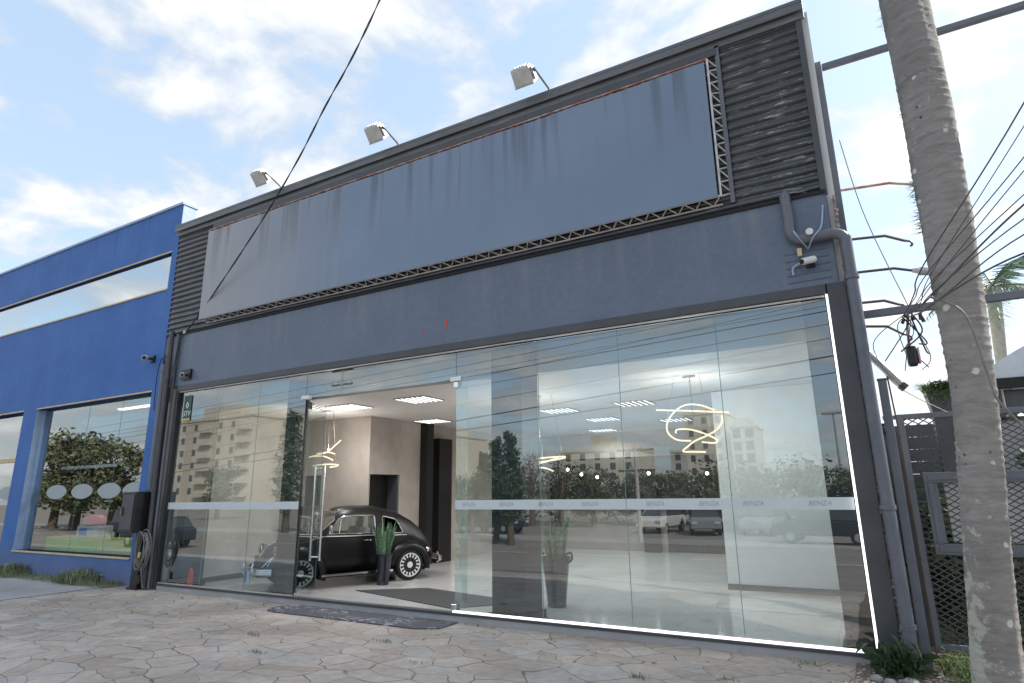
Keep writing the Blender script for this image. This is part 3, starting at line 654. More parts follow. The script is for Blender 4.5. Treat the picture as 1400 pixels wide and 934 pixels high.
lattice('top_truss', 'rust', (X0, -.2, Z1+.045), (X1+.02, -.2, Z1+.045), FO, BO+Vector((0, 0, .05)), 44)
lattice('side_truss', 'lattice', (X1+.03, -.2, Z0), (X1+.03, -.2, Z1+.05), FO, BO+Vector((.10, 0, 0)), 11)
lattice('side_truss', 'lattice', (X0-.01, -.2, Z0), (X0-.01, -.2, Z1+.05), FO, BO+Vector((-.04, 0, 0)), 11)
MB().bar((.5, -.07, Z1+.17), (X1+.12, -.07, Z1+.17), .05, .08).build('top_rail', 'darkmetal', BB)
MB().bar((X1+.13, -.075, Z0-.05), (X1+.13, -.075, Z1+.25), .045, .02).build('side_rail', 'greymetal', BB)

# ------------------------------------------------------------------ floodlights on the parapet
FLAB = ['small floodlight at the left end of the parapet, nearest the hanging cable', 'middle grey floodlight of the three standing on the parapet', 'largest looking floodlight on the parapet, nearest the palm trunk']
def floodlight():
    r = thing('floodlight', (0, 0, 0), FLAB[0], 'floodlight', 'floodlights along the parapet')
    d = Vector((0, .78, -.62)).normalized()   # lamp looks back at the sheet
    h = MB(); c = Vector((-.06, -.34, .15))
    ax = Vector((1, 0, 0)); uz = ax.cross(d)
    def pt(x, u, v): return c+ax*x+uz*u+d*v
    fr_, bk = .118, .085
    vs = [pt(-fr_*1.15, -fr_*.8, .10), pt(fr_*1.15, -fr_*.8, .10), pt(fr_*1.15, fr_*.8, .10), pt(-fr_*1.15, fr_*.8, .10),
          pt(-bk*1.5, -bk*.7, -.12), pt(bk*1.5, -bk*.7, -.12), pt(bk*1.5, bk*.7, -.12), pt(-bk*1.5, bk*.7, -.12)]
    h.add(vs, [(0,1,2,3),(7,6,5,4),(0,4,5,1),(1,5,6,2),(2,6,7,3),(3,7,4,0)])
    h.build('housing', 'alu', r, bevel=.012)
    m = MB()
    m.obox(pt(0, 0, .106), ax, uz, d, fr_*1.2, fr_*.85, .008); m.build('rim', 'alu', r, bevel=.003)
    m = MB(); m.obox(pt(0, 0, .1155), ax, uz, d, fr_*1.02, fr_*.68, .003); m.build('lens', 'lens', r)
    m = MB()
    for k in range(5): m.obox(pt(-.08+.04*k, 0, -.124), ax, uz, d, .005, .05, .006)
    m.obox(pt(.155, 0, -.0), ax, uz, d, .010, .04, .08)
    m.build('cooling_fins', 'galv', r)
    a = MB(); a.tube([pt(.16, 0, 0), pt(.18, -.02, -.06), (.20, -.14, .0), (.22, -.10, -.12)], .013, 6); a.build('arm', 'cablegrey', r, smooth=60)
    return r
f0 = floodlight()
for i, (x, z) in enumerate(((2.12, 6.52), (4.70, 6.52), (7.24, 6.52))):
    f_ = f0 if i == 0 else copy_tree(f0)
    f_.location = (x, 0, z); f_['label'] = FLAB[i]

# ------------------------------------------------------------------ pendants and ceiling lights
def ribbon(m, pts, closed=False, r=.022): return m.tube(spline(pts, 8, closed), r, 8, closed)
def pendant(loc, label, strokes, zc, s=1):
    P = thing('pendant_lamp', loc, label, 'pendant lamp', 'ribbon pendant lamps in the showroom')
    L0 = Vector(loc)
    for st in strokes:
        ribbon(MB(), [L0+Vector(q)*s for q in st], r=.0115).build('light_ribbon', 'pendant', P, smooth=60)
    wr = MB()
    for q in strokes:
        a = L0+Vector(q[len(q)//2])*s; wr.tube([a, (a.x*.6+L0.x*.4, a.y*.6+L0.y*.4, zc)], .003, 4)
    wr.build('suspension_wire', 'cablegrey', P)
    MB().lathe([(.001, 0), (.09, 0), (.09, .03), (.001, .03)], (L0.x, L0.y, zc-.035)).build('ceiling_rose', 'offwhite', P, smooth=40)
    pl_ = bpy.data.lights.new('pendant_glow', 'POINT'); pl_.energy = 17; pl_.shadow_soft_size = .05; pl_.color = (1, .94, .87)
    po_ = bpy.data.objects.new('pendant_glow', pl_); COL.objects.link(po_); po_.location = (L0.x, L0.y+.05, L0.z+.1)
    return P
def swirl(r, z, a0, a1, tilt=.0, tdir=0, e=1.0, n=9):
    o = []
    for i in range(n):
        a = rad(a0+(a1-a0)*i/(n-1)); o.append((r*math.cos(a), e*r*math.sin(a), z+tilt*r*math.cos(a-rad(tdir))))
    return o
def pq(px, py, y): dx = (px-945)*.0101; return (dx*(1+y/9), y, -(py-590)*.0101-.09*dx)
pendant((8.40, 2.2, 2.15), 'large looping warm ribbon pendant lamp behind the right half of the shopfront',
        [[pq(895, 560, 0), pq(945, 560.5, 0), pq(994, 562, 0)],
         [pq(982, 565, .1), pq(980, 575, .15), pq(972, 586, .1), pq(960, 595, 0), pq(948, 602, -.08), pq(938, 610, -.1), pq(931, 617, -.1), pq(945, 616.5, -.05), pq(959, 616, 0)],
         [pq(978, 560, -.1), pq(962, 555, -.25), pq(942, 556, -.28), pq(922, 566, -.15), pq(909, 580, 0), pq(908, 592, .1), pq(918, 600, .18), pq(936, 600.5, .2)],
         [pq(916, 590, .2), pq(920, 586, .12), pq(938, 586, 0), pq(956, 590, -.12), pq(972, 596, -.15), pq(977, 600, -.05), pq(970, 603, .06), pq(952, 602, .15)]], ZC)
pendant((5.75, 2.6, 1.86), 'ribbon pendant lamp partly hidden behind the column right of the doorway', [swirl(.46, .02, -150, 150, .10, 20), [(-.42, 0, -.06), (0, .1, -.02), (.36, .05, .06)], [(-.35, .1, -.08), (.1, 0, -.10), (.3, -.05, -.16)]], ZC)
pendant((1.62, 1.9, 2.1), 'ribbon pendant lamp seen through the open doorway at its left edge', [[(-.40, 0, -.02), (0, .05, .06), (.26, .0, .17), (.40, 0, .26)], [(-.38, .1, .0), (0, 0, -.02), (.28, -.05, -.10)], swirl(.26, -.20, -90, 110, .1, 0), [(-.3, .1, .05), (.0, .1, .06), (.22, .05, .02)]], ZC)
CLAB = ['slatted ceiling light just inside the doorway, the one further left', 'slatted ceiling light inside the doorway, right of the other', 'slatted ceiling light beside the black pillar at the wall edge', 'slatted ceiling light right of the shopfront column', 'slatted ceiling light above and left of the large pendant', 'slatted ceiling light deep in the room, left of the large pendant', 'slatted ceiling light behind the large pendant', 'faint slatted ceiling light in the middle of the showroom']
def clight():
    r = thing('ceiling_light', (0, 0, 0), CLAB[0], 'ceiling light', 'slatted ceiling lights')
    m = MB(); m.box(-.33, .33, -.30, .30, -.012, -.002); m.build('frame', 'stone', r)
    for k in range(6): MB().box(-.285+.11*k, -.271+.11*k, -.28, .28, -.018, -.013).build('light_slit', 'louver', r)
    return r
c0 = clight()
for i, (x, y) in enumerate(((2.35, 1.75), (3.95, 1.75), (2.25, 4.4), (5.32, 4.43), (6.89, 4.3), (4.6, 8.6), (6.83, 7.4), (5.5, 6.3))):
    c_ = c0 if i == 0 else copy_tree(c0)
    c_.location = (x, y, ZC); c_['label'] = CLAB[i]
    if i == 2: continue
    sp_ = bpy.data.lights.new('ceiling_light_lamp', 'SPOT'); sp_.energy = 40; sp_.spot_size = rad(165); sp_.spot_blend = .6; sp_.shadow_soft_size = .04; sp_.color = (1, .98, .95)
    sp2 = bpy.data.objects.new('ceiling_light_lamp', sp_); COL.objects.link(sp2); sp2.location = (x, y, ZC-.06)
SLAB = ['spotlight at the left end of the row on the black band', 'second spotlight from the left on the black band', 'brightest spotlight of the left cluster on the black band', 'spotlight on the black band above the dark rear pillar', 'lone spotlight at the right on the black band']
def spot():
    r = thing('spotlight', (0, 0, 0), SLAB[0], 'spotlight', 'spotlights on the black band')
    MB().lathe([(.05, -.0), (.055, .02), (.055, .14), (.03, .16)], (0, 0, 0), 'y', 16).build('can', 'black', r, smooth=40)
    MB().lathe([(.001, -.01), (.038, -.008), (.038, -.002), (.001, -.002)], (0, 0, 0), 'y', 16).build('bulb', 'spot', r)
    MB().tube([(0, .09, .05), (0, .09, .14)], .012, 6).build('stem', 'black', r)
    return r
s0 = spot()
for i, (x, z) in enumerate(((3.35, 1.98), (3.75, 1.84), (4.2, 1.76), (5.6, 1.82), (7.05, 1.78))):
    s_ = s0 if i == 0 else copy_tree(s0)
    s_.location = (x, 9.05, z); s_['label'] = SLAB[i]

# ------------------------------------------------------------------ planters
def snake_plant(root_loc, h_pot, rt_, rb_, h_leaf, n, label, ring=False):
    P = thing('potted_plant', root_loc, label, 'potted plant', 'snake plants in tall black pots')
    x, y, z = root_loc
    pot = MB().lathe([(rb_, 0), (rb_*1.04, .02), (rb_*1.0, .05), (rt_*.97, h_pot*.93), (rt_*1.06, h_pot*.94), (rt_*1.06, h_pot), (rt_*.9, h_pot), (rt_*.88, h_pot-.05)], (x, y, z), n=32).build('pot', 'pot', P, smooth=35)
    MB().lathe([(.001, 0), (rt_*.87, 0)], (x, y, z+h_pot-.04)).build('soil', 'soil', pot)
    if ring:
        for sg in (-1, 1):
            pts = [(x+sg*(rt_+.005), y-.03, z+h_pot*.9), (x+sg*(rt_+.06), y-.03, z+h_pot*.97), (x+sg*(rt_+.05), y-.03, z+h_pot*1.1), (x+sg*(rt_-.03), y-.03, z+h_pot*1.06)]
            MB().tube(spline(pts, 6), .016, 8).build('pot_handle', 'pot', pot, smooth=60)
    m = MB()
    for i in range(n):
        a = random.uniform(0, 2*PI); rr = rt_*.7*math.sqrt(random.random()); hh = h_leaf*random.uniform(.55, 1.0); lean = random.uniform(.05, .32)*hh
        b0 = Vector((x+rr*math.cos(a), y+rr*math.sin(a), z+h_pot-.04)); fd = random.uniform(0, PI); wv = Vector((math.cos(fd), math.sin(fd), 0)); nv = Vector((-wv.y, wv.x, 0))
        wd = random.uniform(.026, .042); vs = []; fs = []
        K = 8
        for k in range(K+1):
            t = k/K; c = b0+Vector((math.cos(a)*lean*t*t, math.sin(a)*lean*t*t, hh*t)); ww = wd*(.75+.6*t-1.33*t**3.2) if k < K else .001
            tw = .5*t; w2 = wv*math.cos(tw)+nv*math.sin(tw); n2_ = -wv*math.sin(tw)+nv*math.cos(tw)
            vs += [c-w2*ww, c-n2_*.006, c+w2*ww, c+n2_*.002]
        for k in range(K):
            for q in range(4): fs.append((k*4+q, k*4+(q+1) % 4, k*4+4+(q+1) % 4, k*4+4+q))
        m.add(vs, fs)
    m.build('foliage', 'leaf_snake', P, smooth=60)
    return P
snake_plant((6.62, 1.38, -.1), .62, .19, .125, .58, 34, 'snake plant in tall black pot behind the glass, right of the big column', True)
snake_plant((3.10, 1.96, -.1), .50, .145, .10, .62, 30, 'snake plant in tall black pot standing in front of the black car')
# ------------------------------------------------------------------ vintage car
CS = (.80, .80, .896)
def make_car():
    R_ = thing('vintage_car', (0, 0, 0), 'satin black vintage two-door car with rounded fastback and white multi-spoke wheels inside the showroom', 'car')
    def S(v): return (v[0]*CS[0], v[1]*CS[1], v[2]*CS[2])
    def fin(m, name, mt, par=R_, smooth=50, low=-.05, bevel=0):
        m.v = [S((x, y, z+low)) for x, y, z in m.v]
        return m.build(name, mt, par, smooth=smooth, bevel=bevel)
    # stations: half sections of 9 points (x, y, z)
    def sec(X, w, zb, wt, zwt, zt, x4=None, x5=None, x8=None):
        x4 = X if x4 is None else x4; x5 = X if x5 is None else x5; x8 = X if x8 is None else x8
        return [(X, .55*w/.66, .27), (X, .97*w, .33), (X, w*1.02, .62), (X, w, zb-.03), (x4, w*.965, zb+.015),
                (x5, wt, zwt), ((x5+x8)/2, wt*.84, zwt+.62*(zt-zwt)), (x8, wt*.45, zt-.02), (x8, 0, zt)]
    ST = [sec(-.80, .22, .36, .16, .42, .45), sec(-.74, .38, .50, .28, .60, .64), sec(-.60, .47, .66, .36, .80, .86), sec(-.42, .53, .78, .41, .96, 1.03),
          sec(-.18, .575, .87, .445, 1.10, 1.20), sec(.04, .60, .91, .465, 1.19, 1.32, x4=-.02, x5=.14),
          sec(.16, .61, .92, .472, 1.22, 1.375, x4=.08, x5=.26), sec(.62, .645, .935, .505, 1.295, 1.47), sec(.76, .65, .94, .51, 1.305, 1.485),
          sec(1.2, .66, .95, .515, 1.31, 1.495), sec(1.50, .66, .955, .505, 1.295, 1.465), sec(1.84, .655, .96, .49, 1.26, 1.425, x4=1.86, x5=1.60, x8=1.58),
          sec(1.93, .65, .965, .475, 1.23, 1.40, x4=1.935, x5=1.67, x8=1.655),
          sec(2.00, .63, .955, .53, .985, 1.03, x4=1.99, x5=2.02, x8=2.12), sec(2.2, .56, .90, .48, .955, 1.01), sec(2.45, .50, .83, .42, .90, .965),
          sec(2.7, .42, .73, .35, .815, .885), sec(2.9, .33, .60, .27, .70, .775), sec(3.03, .24, .46, .19, .55, .61), sec(3.08, .18, .36, .14, .41, .45)]
    ns = len(ST); full = [[(x, y, z) for x, y, z in s] + [(x, -y, z) for x, y, z in reversed(s[:-1])] for s in ST]
    m = len(full[0]); WIN = {(6, 4): 'q', (8, 4): 'd', (9, 4): 'd', (10, 4): 'd', (12, 5): 'w', (12, 6): 'w', (12, 7): 'w'}
    def mirror(k): return m-2-k
    win = set()
    for (i, k) in WIN: win.add((i, k)); win.add((i, mirror(k)))
    b = MB(); fs = [(i*m+k, i*m+k+1, (i+1)*m+k+1, (i+1)*m+k) for i in range(ns-1) for k in range(m-1) if (i, k) not in win]
    fs += [tuple(range(m))[::-1], tuple((ns-1)*m+k for k in range(m))]
    b.add([p for s in full for p in s], fs)
    body = fin(b, 'body', 'carpaint', smooth=75)
    # door shut lines are grooves: thin dark strips just proud of the skin
    def P(i, k): return Vector(full[i][k])
    for side in (0, 1):
        kk = (lambda k: k) if side == 0 else (lambda k: m-1-k)
        out_ = 1 if side == 0 else -1
        g = MB()
        for (ia, xo) in ((11, .03), (8, 0)):
            pts = [P(ia, kk(j))+Vector((xo, .003*out_, 0)) for j in (1, 2, 3, 4)]
            g.tube(pts, .006, 5)
        fin(g, 'door_gap', 'rubber')
        t = MB(); t.tube([P(i, kk(3))+Vector((0, .012*out_, .015)) for i in range(5, 19)], .011, 6); fin(t, 'belt_trim', 'chrome')
        # glazing: side windows with bright frames
        for (nm, i0, i1) in (('quarter_window', 6, 7), ('door_window', 8, 11)):
            lo = [P(i, kk(4)) for i in range(i0, i1+1)]; hi = [P(i, kk(5)) for i in range(i0, i1+1)]
            gl = MB(); n_ = len(lo); o3 = Vector((0, -.006*out_, 0))
            gl.add([q+o3 for q in lo]+[q+o3 for q in hi], [(j, j+1, n_+j+1, n_+j) for j in range(n_-1)])
            go = fin(gl, nm, 'carglass'); 
            c = sum(lo+hi, Vector())/(2*n_); ring = lo+hi[::-1]
            ring = [c+(q-c)*.95 for q in ring]
            rs = []
            for j, q in enumerate(ring):      # rounded corners
                a, d = ring[j-1], ring[(j+1) % len(ring)]
                e1 = (a-q); e2 = (d-q)
                if e1.normalized().dot(e2.normalized()) < -.93: rs.append(q); continue
                r0 = min(.07, e1.length*.4, e2.length*.4)
                p1 = q+e1.normalized()*r0; p2 = q+e2.normalized()*r0
                for t_ in (0, .33, .66, 1): rs.append(p1*(1-t_)**2+q*2*t_*(1-t_)+p2*t_**2)
            tb = MB(); tb.tube([q+Vector((0, .008*out_, 0)) for q in rs], .013, 6, closed=True); fin(tb, 'window_frame', 'chrome', go)
        vb = MB(); a = P(10, kk(4)).lerp(P(11, kk(4)), .3); c = P(10, kk(5)).lerp(P(11, kk(5)), .25)
        vb.tube([a, c], .011, 6); fin(vb, 'vent_bar', 'chrome')
        h = MB(); a = P(8, kk(3))+Vector((.16, .02*out_, -.065)); h.tube([a, a+Vector((0, .025*out_, 0)), a+Vector((.05, .035*out_, 0)), a+Vector((.17, .03*out_, 0))], .014, 6); fin(h, 'door_handle', 'chrome')
        mr = MB(); a = P(11, kk(4))+Vector((-.02, .02*out_, 0)); mr.tube([a, a+Vector((0, .08*out_, .10))], .008, 6); c = a+Vector((0, .09*out_, .13))
        mr.lathe([(.001, -.025), (.05, -.02), (.055, 0), (.05, .008), (.001, .008)], (c.x, c.y, c.z), 'x', 14); fin(mr, 'mirror', 'chrome')
        # fenders
        for nm, cx, rx, rz, a0, a1 in (('rear_fender', 0, .56, .50, -8, 172), ('front_fender', 2.42, .60, .50, 4, 196)):
            prof = [(1.0, .44), (1.0, .56), (.97, .66), (.91, .73), (.83, .765), (.73, .775), (.66, .765), (.65, .70)]
            if nm[0] == 'r': prof = [(p_, y_-.0) for p_, y_ in prof]
            fm = MB(); A = 26; vs = []
            for j in range(A+1):
                t = rad(a0+(a1-a0)*j/A)
                for pr_, yy in prof:
                    ex = 1.0 if pr_ < .7 else 1.0+.12*max(0, -math.cos(t))*(1 if nm[0] == 'f' else 0)
                    xx = -rx*pr_*math.cos(t)*ex*(-1 if nm[0] == 'f' else 1)
                    if nm[0] == 'f': xx = rx*pr_*(-math.cos(t))*(-1)
                    vs.append((cx+xx, yy*out_, .30+rz*pr_*math.sin(t)))
            q = len(prof); fm.add(vs, [(j*q+k, j*q+k+1, (j+1)*q+k+1, (j+1)*q+k) for j in range(A) for k in range(q-1)])
            fo = fin(fm, nm, 'carpaint', smooth=80)
            bd = MB(); bd.tube([(vs[j*q][0], (.50)*out_, vs[j*q][2]+.012) for j in range(2, A-1)], .010, 5); fin(bd, 'fender_trim', 'chrome', fo)
        rb = MB(); rb.box(.42, 1.98, .56*out_, .775*out_, .245, .275); fin(rb, 'running_board', 'rubber')
        rb = MB(); rb.box(.42, 1.98, .776*out_, .790*out_, .25, .285); rb.box(.44, 1.96, .70*out_, .705*out_, .276, .284); fin(rb, 'running_board_trim', 'chrome')
        hl = MB(); hl.lathe([(.06, -.16), (.105, -.06), (.115, 0), (.105, .02)], (2.86, .585*out_, .70), 'x', 20); ho = fin(hl, 'headlight', 'carpaint', smooth=60)
        hl = MB(); hl.lathe([(.108, .0), (.118, .012), (.112, .03), (.09, .035), (.06, .05), (.001, .058)], (2.862, .585*out_, .70), 'x', 20); fin(hl, 'headlight_lens', 'chrome', ho)
        tl = MB(); tl.lathe([(.035, -.05), (.055, -.02), (.05, .01), (.001, .02)], (-.50, .62*out_, .60), 'x', 14); tl.v = [(-.50-(x+.50), y, z) for x, y, z in tl.v]; to = fin(tl, 'tail_light', 'chrome', smooth=60)
        tl = MB(); tl.lathe([(.001, 0), (.042, .0), (.036, .02), (.001, .028)], (0, .62*out_, .60), 'x', 14); tl.v = [(-.525-x, y, z) for x, y, z in tl.v]; fin(tl, 'tail_light_lens', 'red', to, smooth=60)
    for i in (12,):
        k0, k1 = 5, m-1-5
        a = full[12][k0:k1+1]; c = full[13][k0:k1+1]; n_ = len(a)
        gl = MB(); gl.add([(x, y, z-.004) for x, y, z in a]+[(x, y, z-.004) for x, y, z in c], [(j, j+1, n_+j+1, n_+j) for j in range(n_-1)])
        wo = fin(gl, 'windscreen', 'carglass')
        tb = MB(); tb.tube([(x+.004, y, z+.004) for x, y, z in a+c[::-1]], .012, 6, closed=True); fin(tb, 'windscreen_seal', 'chrome', wo)
    # bonnet centre trim and handle
    t = MB(); t.tube([tuple(Vector(full[i][8])+Vector((0, 0, .006))) for i in range(14, 19)], .010, 6); fin(t, 'bonnet_trim', 'chrome')
    # bumpers
    for nm, pts, gx in (('front_bumper', [(2.98, -.80, .40), (3.10, -.72, .40), (3.20, -.45, .40), (3.23, 0, .40), (3.20, .45, .40), (3.10, .72, .40), (2.98, .80, .40)], 3.235), ('rear_bumper', [(-.70, -.74, .42), (-.84, -.62, .42), (-.90, -.3, .42), (-.92, 0, .42), (-.90, .3, .42), (-.84, .62, .42), (-.70, .74, .42)], -.925)):
        bm_ = MB(); sp = spline(pts, 5)
        for dz in (-.028, .0, .028): bm_.tube([q+Vector((0, 0, dz)) for q in sp], .028, 8)
        bo = fin(bm_, nm, 'chrome')
        for yy in (-.33, .33):
            og = MB(); og.tube([(gx-(.02 if gx > 0 else -.02), yy, .30), (gx+(.02 if gx > 0 else -.02), yy, .40), (gx-(.02 if gx > 0 else -.02), yy, .52)], [.02, .035, .022], 8); fin(og, 'overrider', 'chrome', bo)
    # placard under the front bumper, half blue half white
    pl = MB(); pl.box(3.26, 3.268, -.06, .27, .18, .41); po = fin(pl, 'number_plate', 'white', smooth=None)
    pl = MB(); pl.box(3.2685, 3.270, -.058, .10, .19, .40); fin(pl, 'plate_band', 'signblue', po, smooth=None)
    # underbody and cabin
    u = MB(); u.box(-.5, 2.7, -.52, .52, .20, .265); fin(u, 'underbody', 'rubber')
    for yy in (-.32, .32):
        s_ = MB(); s_.box(1.0, 1.45, yy-.23, yy+.23, .45, .58); s_.obox((.98, yy, .80), (math.cos(rad(75)), 0, -math.sin(rad(75))), (0, 1, 0), (math.sin(rad(75)), 0, math.cos(rad(75))), .28, .22, .06); fin(s_, 'seat', 'seat', bevel=.03)
    s_ = MB(); s_.box(.12, .5, -.52, .52, .45, .60); s_.obox((.12, 0, .80), (.25, 0, -.97), (0, 1, 0), (.97, 0, .25), .22, .50, .06); fin(s_, 'rear_seat', 'seat', bevel=.03)
    sw = MB(); sw.tube([(1.68+.06*math.sin(a), .32+.19*math.cos(a), .93+.18*math.sin(a)) for a in [2*PI*k/20 for k in range(20)]], .012, 6, closed=True); sw.tube([(1.68, .32, .93), (1.9, .32, .8)], .02, 6); sw.tube([(1.68, .13, .93), (1.68, .51, .93)], .01, 5); fin(sw, 'steering_wheel', 'offwhite')
    # wheels
    WR = .258; k_ = .80
    def wheel(cx, sy):
        y0 = sy*.735*k_; cz = WR
        Wm = MB().lathe([(.185, -.075), (.235, -.085), (WR, -.06), (WR, .06), (.235, .085), (.192, .075)], (cx*k_, y0-sy*.06, cz), 'y', 36).build('wheel', 'rubber', R_, smooth=40)
        def yy(t): return y0-sy*.06+sy*t
        rm = MB(); n = 40
        prof = [(.195, .078), (.200, .086), (.188, .088), (.176, .060), (.172, -.06)]
        vs = []
        for r_, t in prof:
            for q in range(n): a = 2*PI*q/n; vs.append((cx*k_+r_*math.cos(a), yy(t), cz+r_*math.sin(a)))
        rm.add(vs, [(i*n+q, i*n+(q+1) % n, (i+1)*n+(q+1) % n, (i+1)*n+q) for i in range(len(prof)-1) for q in range(n)])
        for q in range(16):
            a = 2*PI*q/16; d = Vector((math.cos(a), 0, math.sin(a)))
            c = Vector((cx*k_, yy(.062), cz))
            rm.bar(c+d*.045, c+d*.183+Vector((0, sy*.012, 0)), .027, .012, up=(0, 1, 0))
        rm.build('rim', 'wheelwhite', Wm, smooth=40)
        hb = MB(); vs = []
        for r_, t in ((.062, .05), (.058, .074), (.03, .080), (.001, .082)):
            for q in range(20): a = 2*PI*q/20; vs.append((cx*k_+r_*math.cos(a), yy(t), cz+r_*math.sin(a)))
        hb.add(vs, [(i*20+q, i*20+(q+1) % 20, (i+1)*20+(q+1) % 20, (i+1)*20+q) for i in range(3) for q in range(20)]); hb.build('hub', 'wheelwhite', Wm, smooth=40)
        br = MB(); br.lathe([(.02, -.002), (.15, -.002), (.15, .006), (.02, .006)], (cx*k_, yy(.0), cz), 'y', 24); br.build('brake_disc', 'darkmetal', Wm, smooth=40)
    for cx in (0, 2.4):
        for sy in (-1, 1): wheel(cx, sy)
    return R_
car = make_car()
car.location = (2.61, 2.86, -.10); car.rotation_euler = (0, 0, rad(245))

# ------------------------------------------------------------------ blue shop next door
BL = thing('blue_shop_building', (-6, 0, -.1), 'bright blue rendered shop with strip window and big display windows, left of the showroom', 'building')
YB = -.02
wb = MB()
zs = [-.15, .33, 3.30, 5.25, 6.06, 7.03]
XR = -.66; X_L = -14
wb.box(X_L, XR, YB, .25, 6.06, 7.0); wb.box(X_L, XR, YB, .25, 3.30, 5.25); wb.box(X_L, XR, YB, .25, -.15, .33)
wb.box(-.84, XR, YB, .25, 5.25, 6.06); wb.box(X_L, -9.6, YB, .25, 5.25, 6.06)
wb.box(-.90, XR, YB, .25, .33, 3.30); wb.box(-5.76, -5.17, YB, .25, .33, 3.30); wb.box(X_L, -10.2, YB, .25, .33, 3.30)
wb.build('wall', 'bluewall', BL)
MB().box(X_L, XR+.03, YB-.03, .28, 7.003, 7.05).build('coping', 'bluelight', BL)
MB().box(XR+.001, XR+.012, YB+.003, .25, 6.5, 7.002).build('parapet_end', 'bluelight', BL)
MB().box(X_L, -.68, .26, 9, 6.45, 6.5).build('roof', 'darkmetal', BL)
MB().box(X_L, -.68, 9, 9.1, -.15, 6.45).build('rear_wall', 'darkmetal', BL)
MB().box(X_L, X_L+.1, .252, 8.99, -.15, 6.45).build('side_wall', 'darkmetal', BL)
MB().box(-.76, -.68, .252, 8.99, -.15, 6.45).build('side_wall', 'darkmetal', BL)
MB().box(X_L, -.68, .252, 8.99, -.12, .0).build('floor', 'baseboard', BL)
def bwin(x0, x1, z0, z1, gm, trim, name='window'):
    wo = MB().box(x0, x1, YB-.02, YB+.02, z0+.002, z0+.03).build(name, trim, BL)
    MB().box(x0, x1, YB-.008, YB+.01, z1-.028, z1-.002).build('head_trim', trim, wo)
    yp = .03 if name == 'strip_window' else .13
    MB().box(x0+.0, x0+.05, yp-.015, yp+.03, z0+.03, z1-.03).build('window_frame', 'bluelight', wo); MB().box(x1-.04, x1, yp-.015, yp+.03, z0+.03, z1-.03).build('window_frame', 'bluelight', wo)
    MB().box(x0+.05, x1-.04, yp+.01, yp+.02, z0+.031, z1-.029).build('pane', gm, wo)
    return wo
w1 = bwin(-5.17, -.90, .33, 3.30, 'blueglass', 'yellowtrim')
w2 = bwin(-10.2, -5.76, .33, 3.30, 'blueglass', 'yellowtrim')
w3 = bwin(-9.6, -.84, 5.25, 6.06, 'bandglass', 'yellowtrim', 'strip_window')
MB().box(-10.1, -5.78, .10, .139, 2.18, 2.27).build('transom', 'yellowtrim', w2)
mj = MB(); mj.box(-5.168, -5.155, YB+.004, .12, .362, 3.26); mj.build('jamb_lining', 'bluelight', w1)
for x in (-3.3, -2.1): MB().box(x-.003, x+.003, .1375, .1395, .37, 3.26).build('pane_joint', 'edge', w1)
MB().box(-6.1, -6.02, .2, .24, 5.28, 6.03).build('mullion', 'bluelight', w3)
MB().box(-9.5, -.9, .5, .55, 5.0, 6.3).build('clerestory_lining', 'whitewall', BL)
# frosted lens-shaped stickers along the glass
for i, x in enumerate((-4.11, -3.13, -2.16, -1.3, -6.25, -7.3)):
    pts = []
    for k in range(24):
        a = 2*PI*k/24; pts.append((x+.40*math.copysign(abs(math.cos(a))**1.0, math.cos(a)), 1.51+.145*math.copysign(abs(math.sin(a))**1.15, math.sin(a))))
    MB().prism(pts, .134, .1375).build('sticker', 'sticker', w1 if i < 4 else w2)
MB().box(-5.1, -3.0, .60, .66, 2.0, 2.06).build('display_rail', 'offwhite', BL)
# display inside the window: lime bench, dark counters, yellow boards
DB = thing('display_bench', (-3.4, .8, 0), 'long lime green display bench behind the glass of the blue shop', 'display')
MB().box(-5.0, -1.0, .5, .9, .55, .60).build('bench_top', 'lime2', DB)
MB().box(-5.0, -3.0, .49, .52, .33, .548).build('bench_front', 'lime', DB)
MB().box(-2.98, -1.0, .49, .52, .33, .548).build('bench_front', 'lime2', DB)
m = MB(); m.box(-5.0, -1.0, .53, .9, .01, .545); m.build('bench_base', 'baseboard', DB)
DC = thing('shop_counter', (-3.2, 3, 0), 'dark counter with yellow band behind the display bench in the blue shop', 'counter')
MB().box(-6.5, -1.2, 2.8, 3.4, 0, 1.15).build('counter_body', 'darkmetal', DC, bevel=.01)
MB().box(-6.5, -2.2, 2.76, 2.797, .95, 1.12).build('counter_band', 'yellow', DC)
tag(MB().box(-7.5, -4.5, 5.9, 6.0, .0, 2.6).build('display_board', 'cardark', origin=(-6, 5.95, 0)), 'dark display board standing at the back of the blue shop, left part', 'board')
tag(MB().box(-4.4, -2.9, 5.9, 6.0, .0, 2.6).build('display_board', 'yellowtrim', origin=(-3.6, 5.95, 0)), 'tan display board standing at the back of the blue shop, beside the dark one', 'board')
# pink cushion lying on a white box on the bench
m = MB().lathe([(.001, 0), (.30, .0), (.36, .05), (.33, .15), (.18, .21), (.001, .225)], (0, 0, 0), n=20)
m.v = [(x*.95-3.55, y*.5+.68, z+.83) for x, y, z in m.v]
tag(m.build('cushion', 'pink', smooth=60, origin=(-3.55, .68, .83)), 'bright pink cushion on the white box inside the blue shop window', 'cushion')
m = MB(); m.box(-3.95, -3.15, .55, .85, .602, .83)
m = m.build('display_box', 'offwhite', origin=(-3.55, .7, .6), bevel=.01); tag(m, 'white printed box on the lime green bench inside the blue shop window', 'box')
MB().box(-3.85, -3.55, .545, .549, .64, .79).build('print', 'signblue', m)

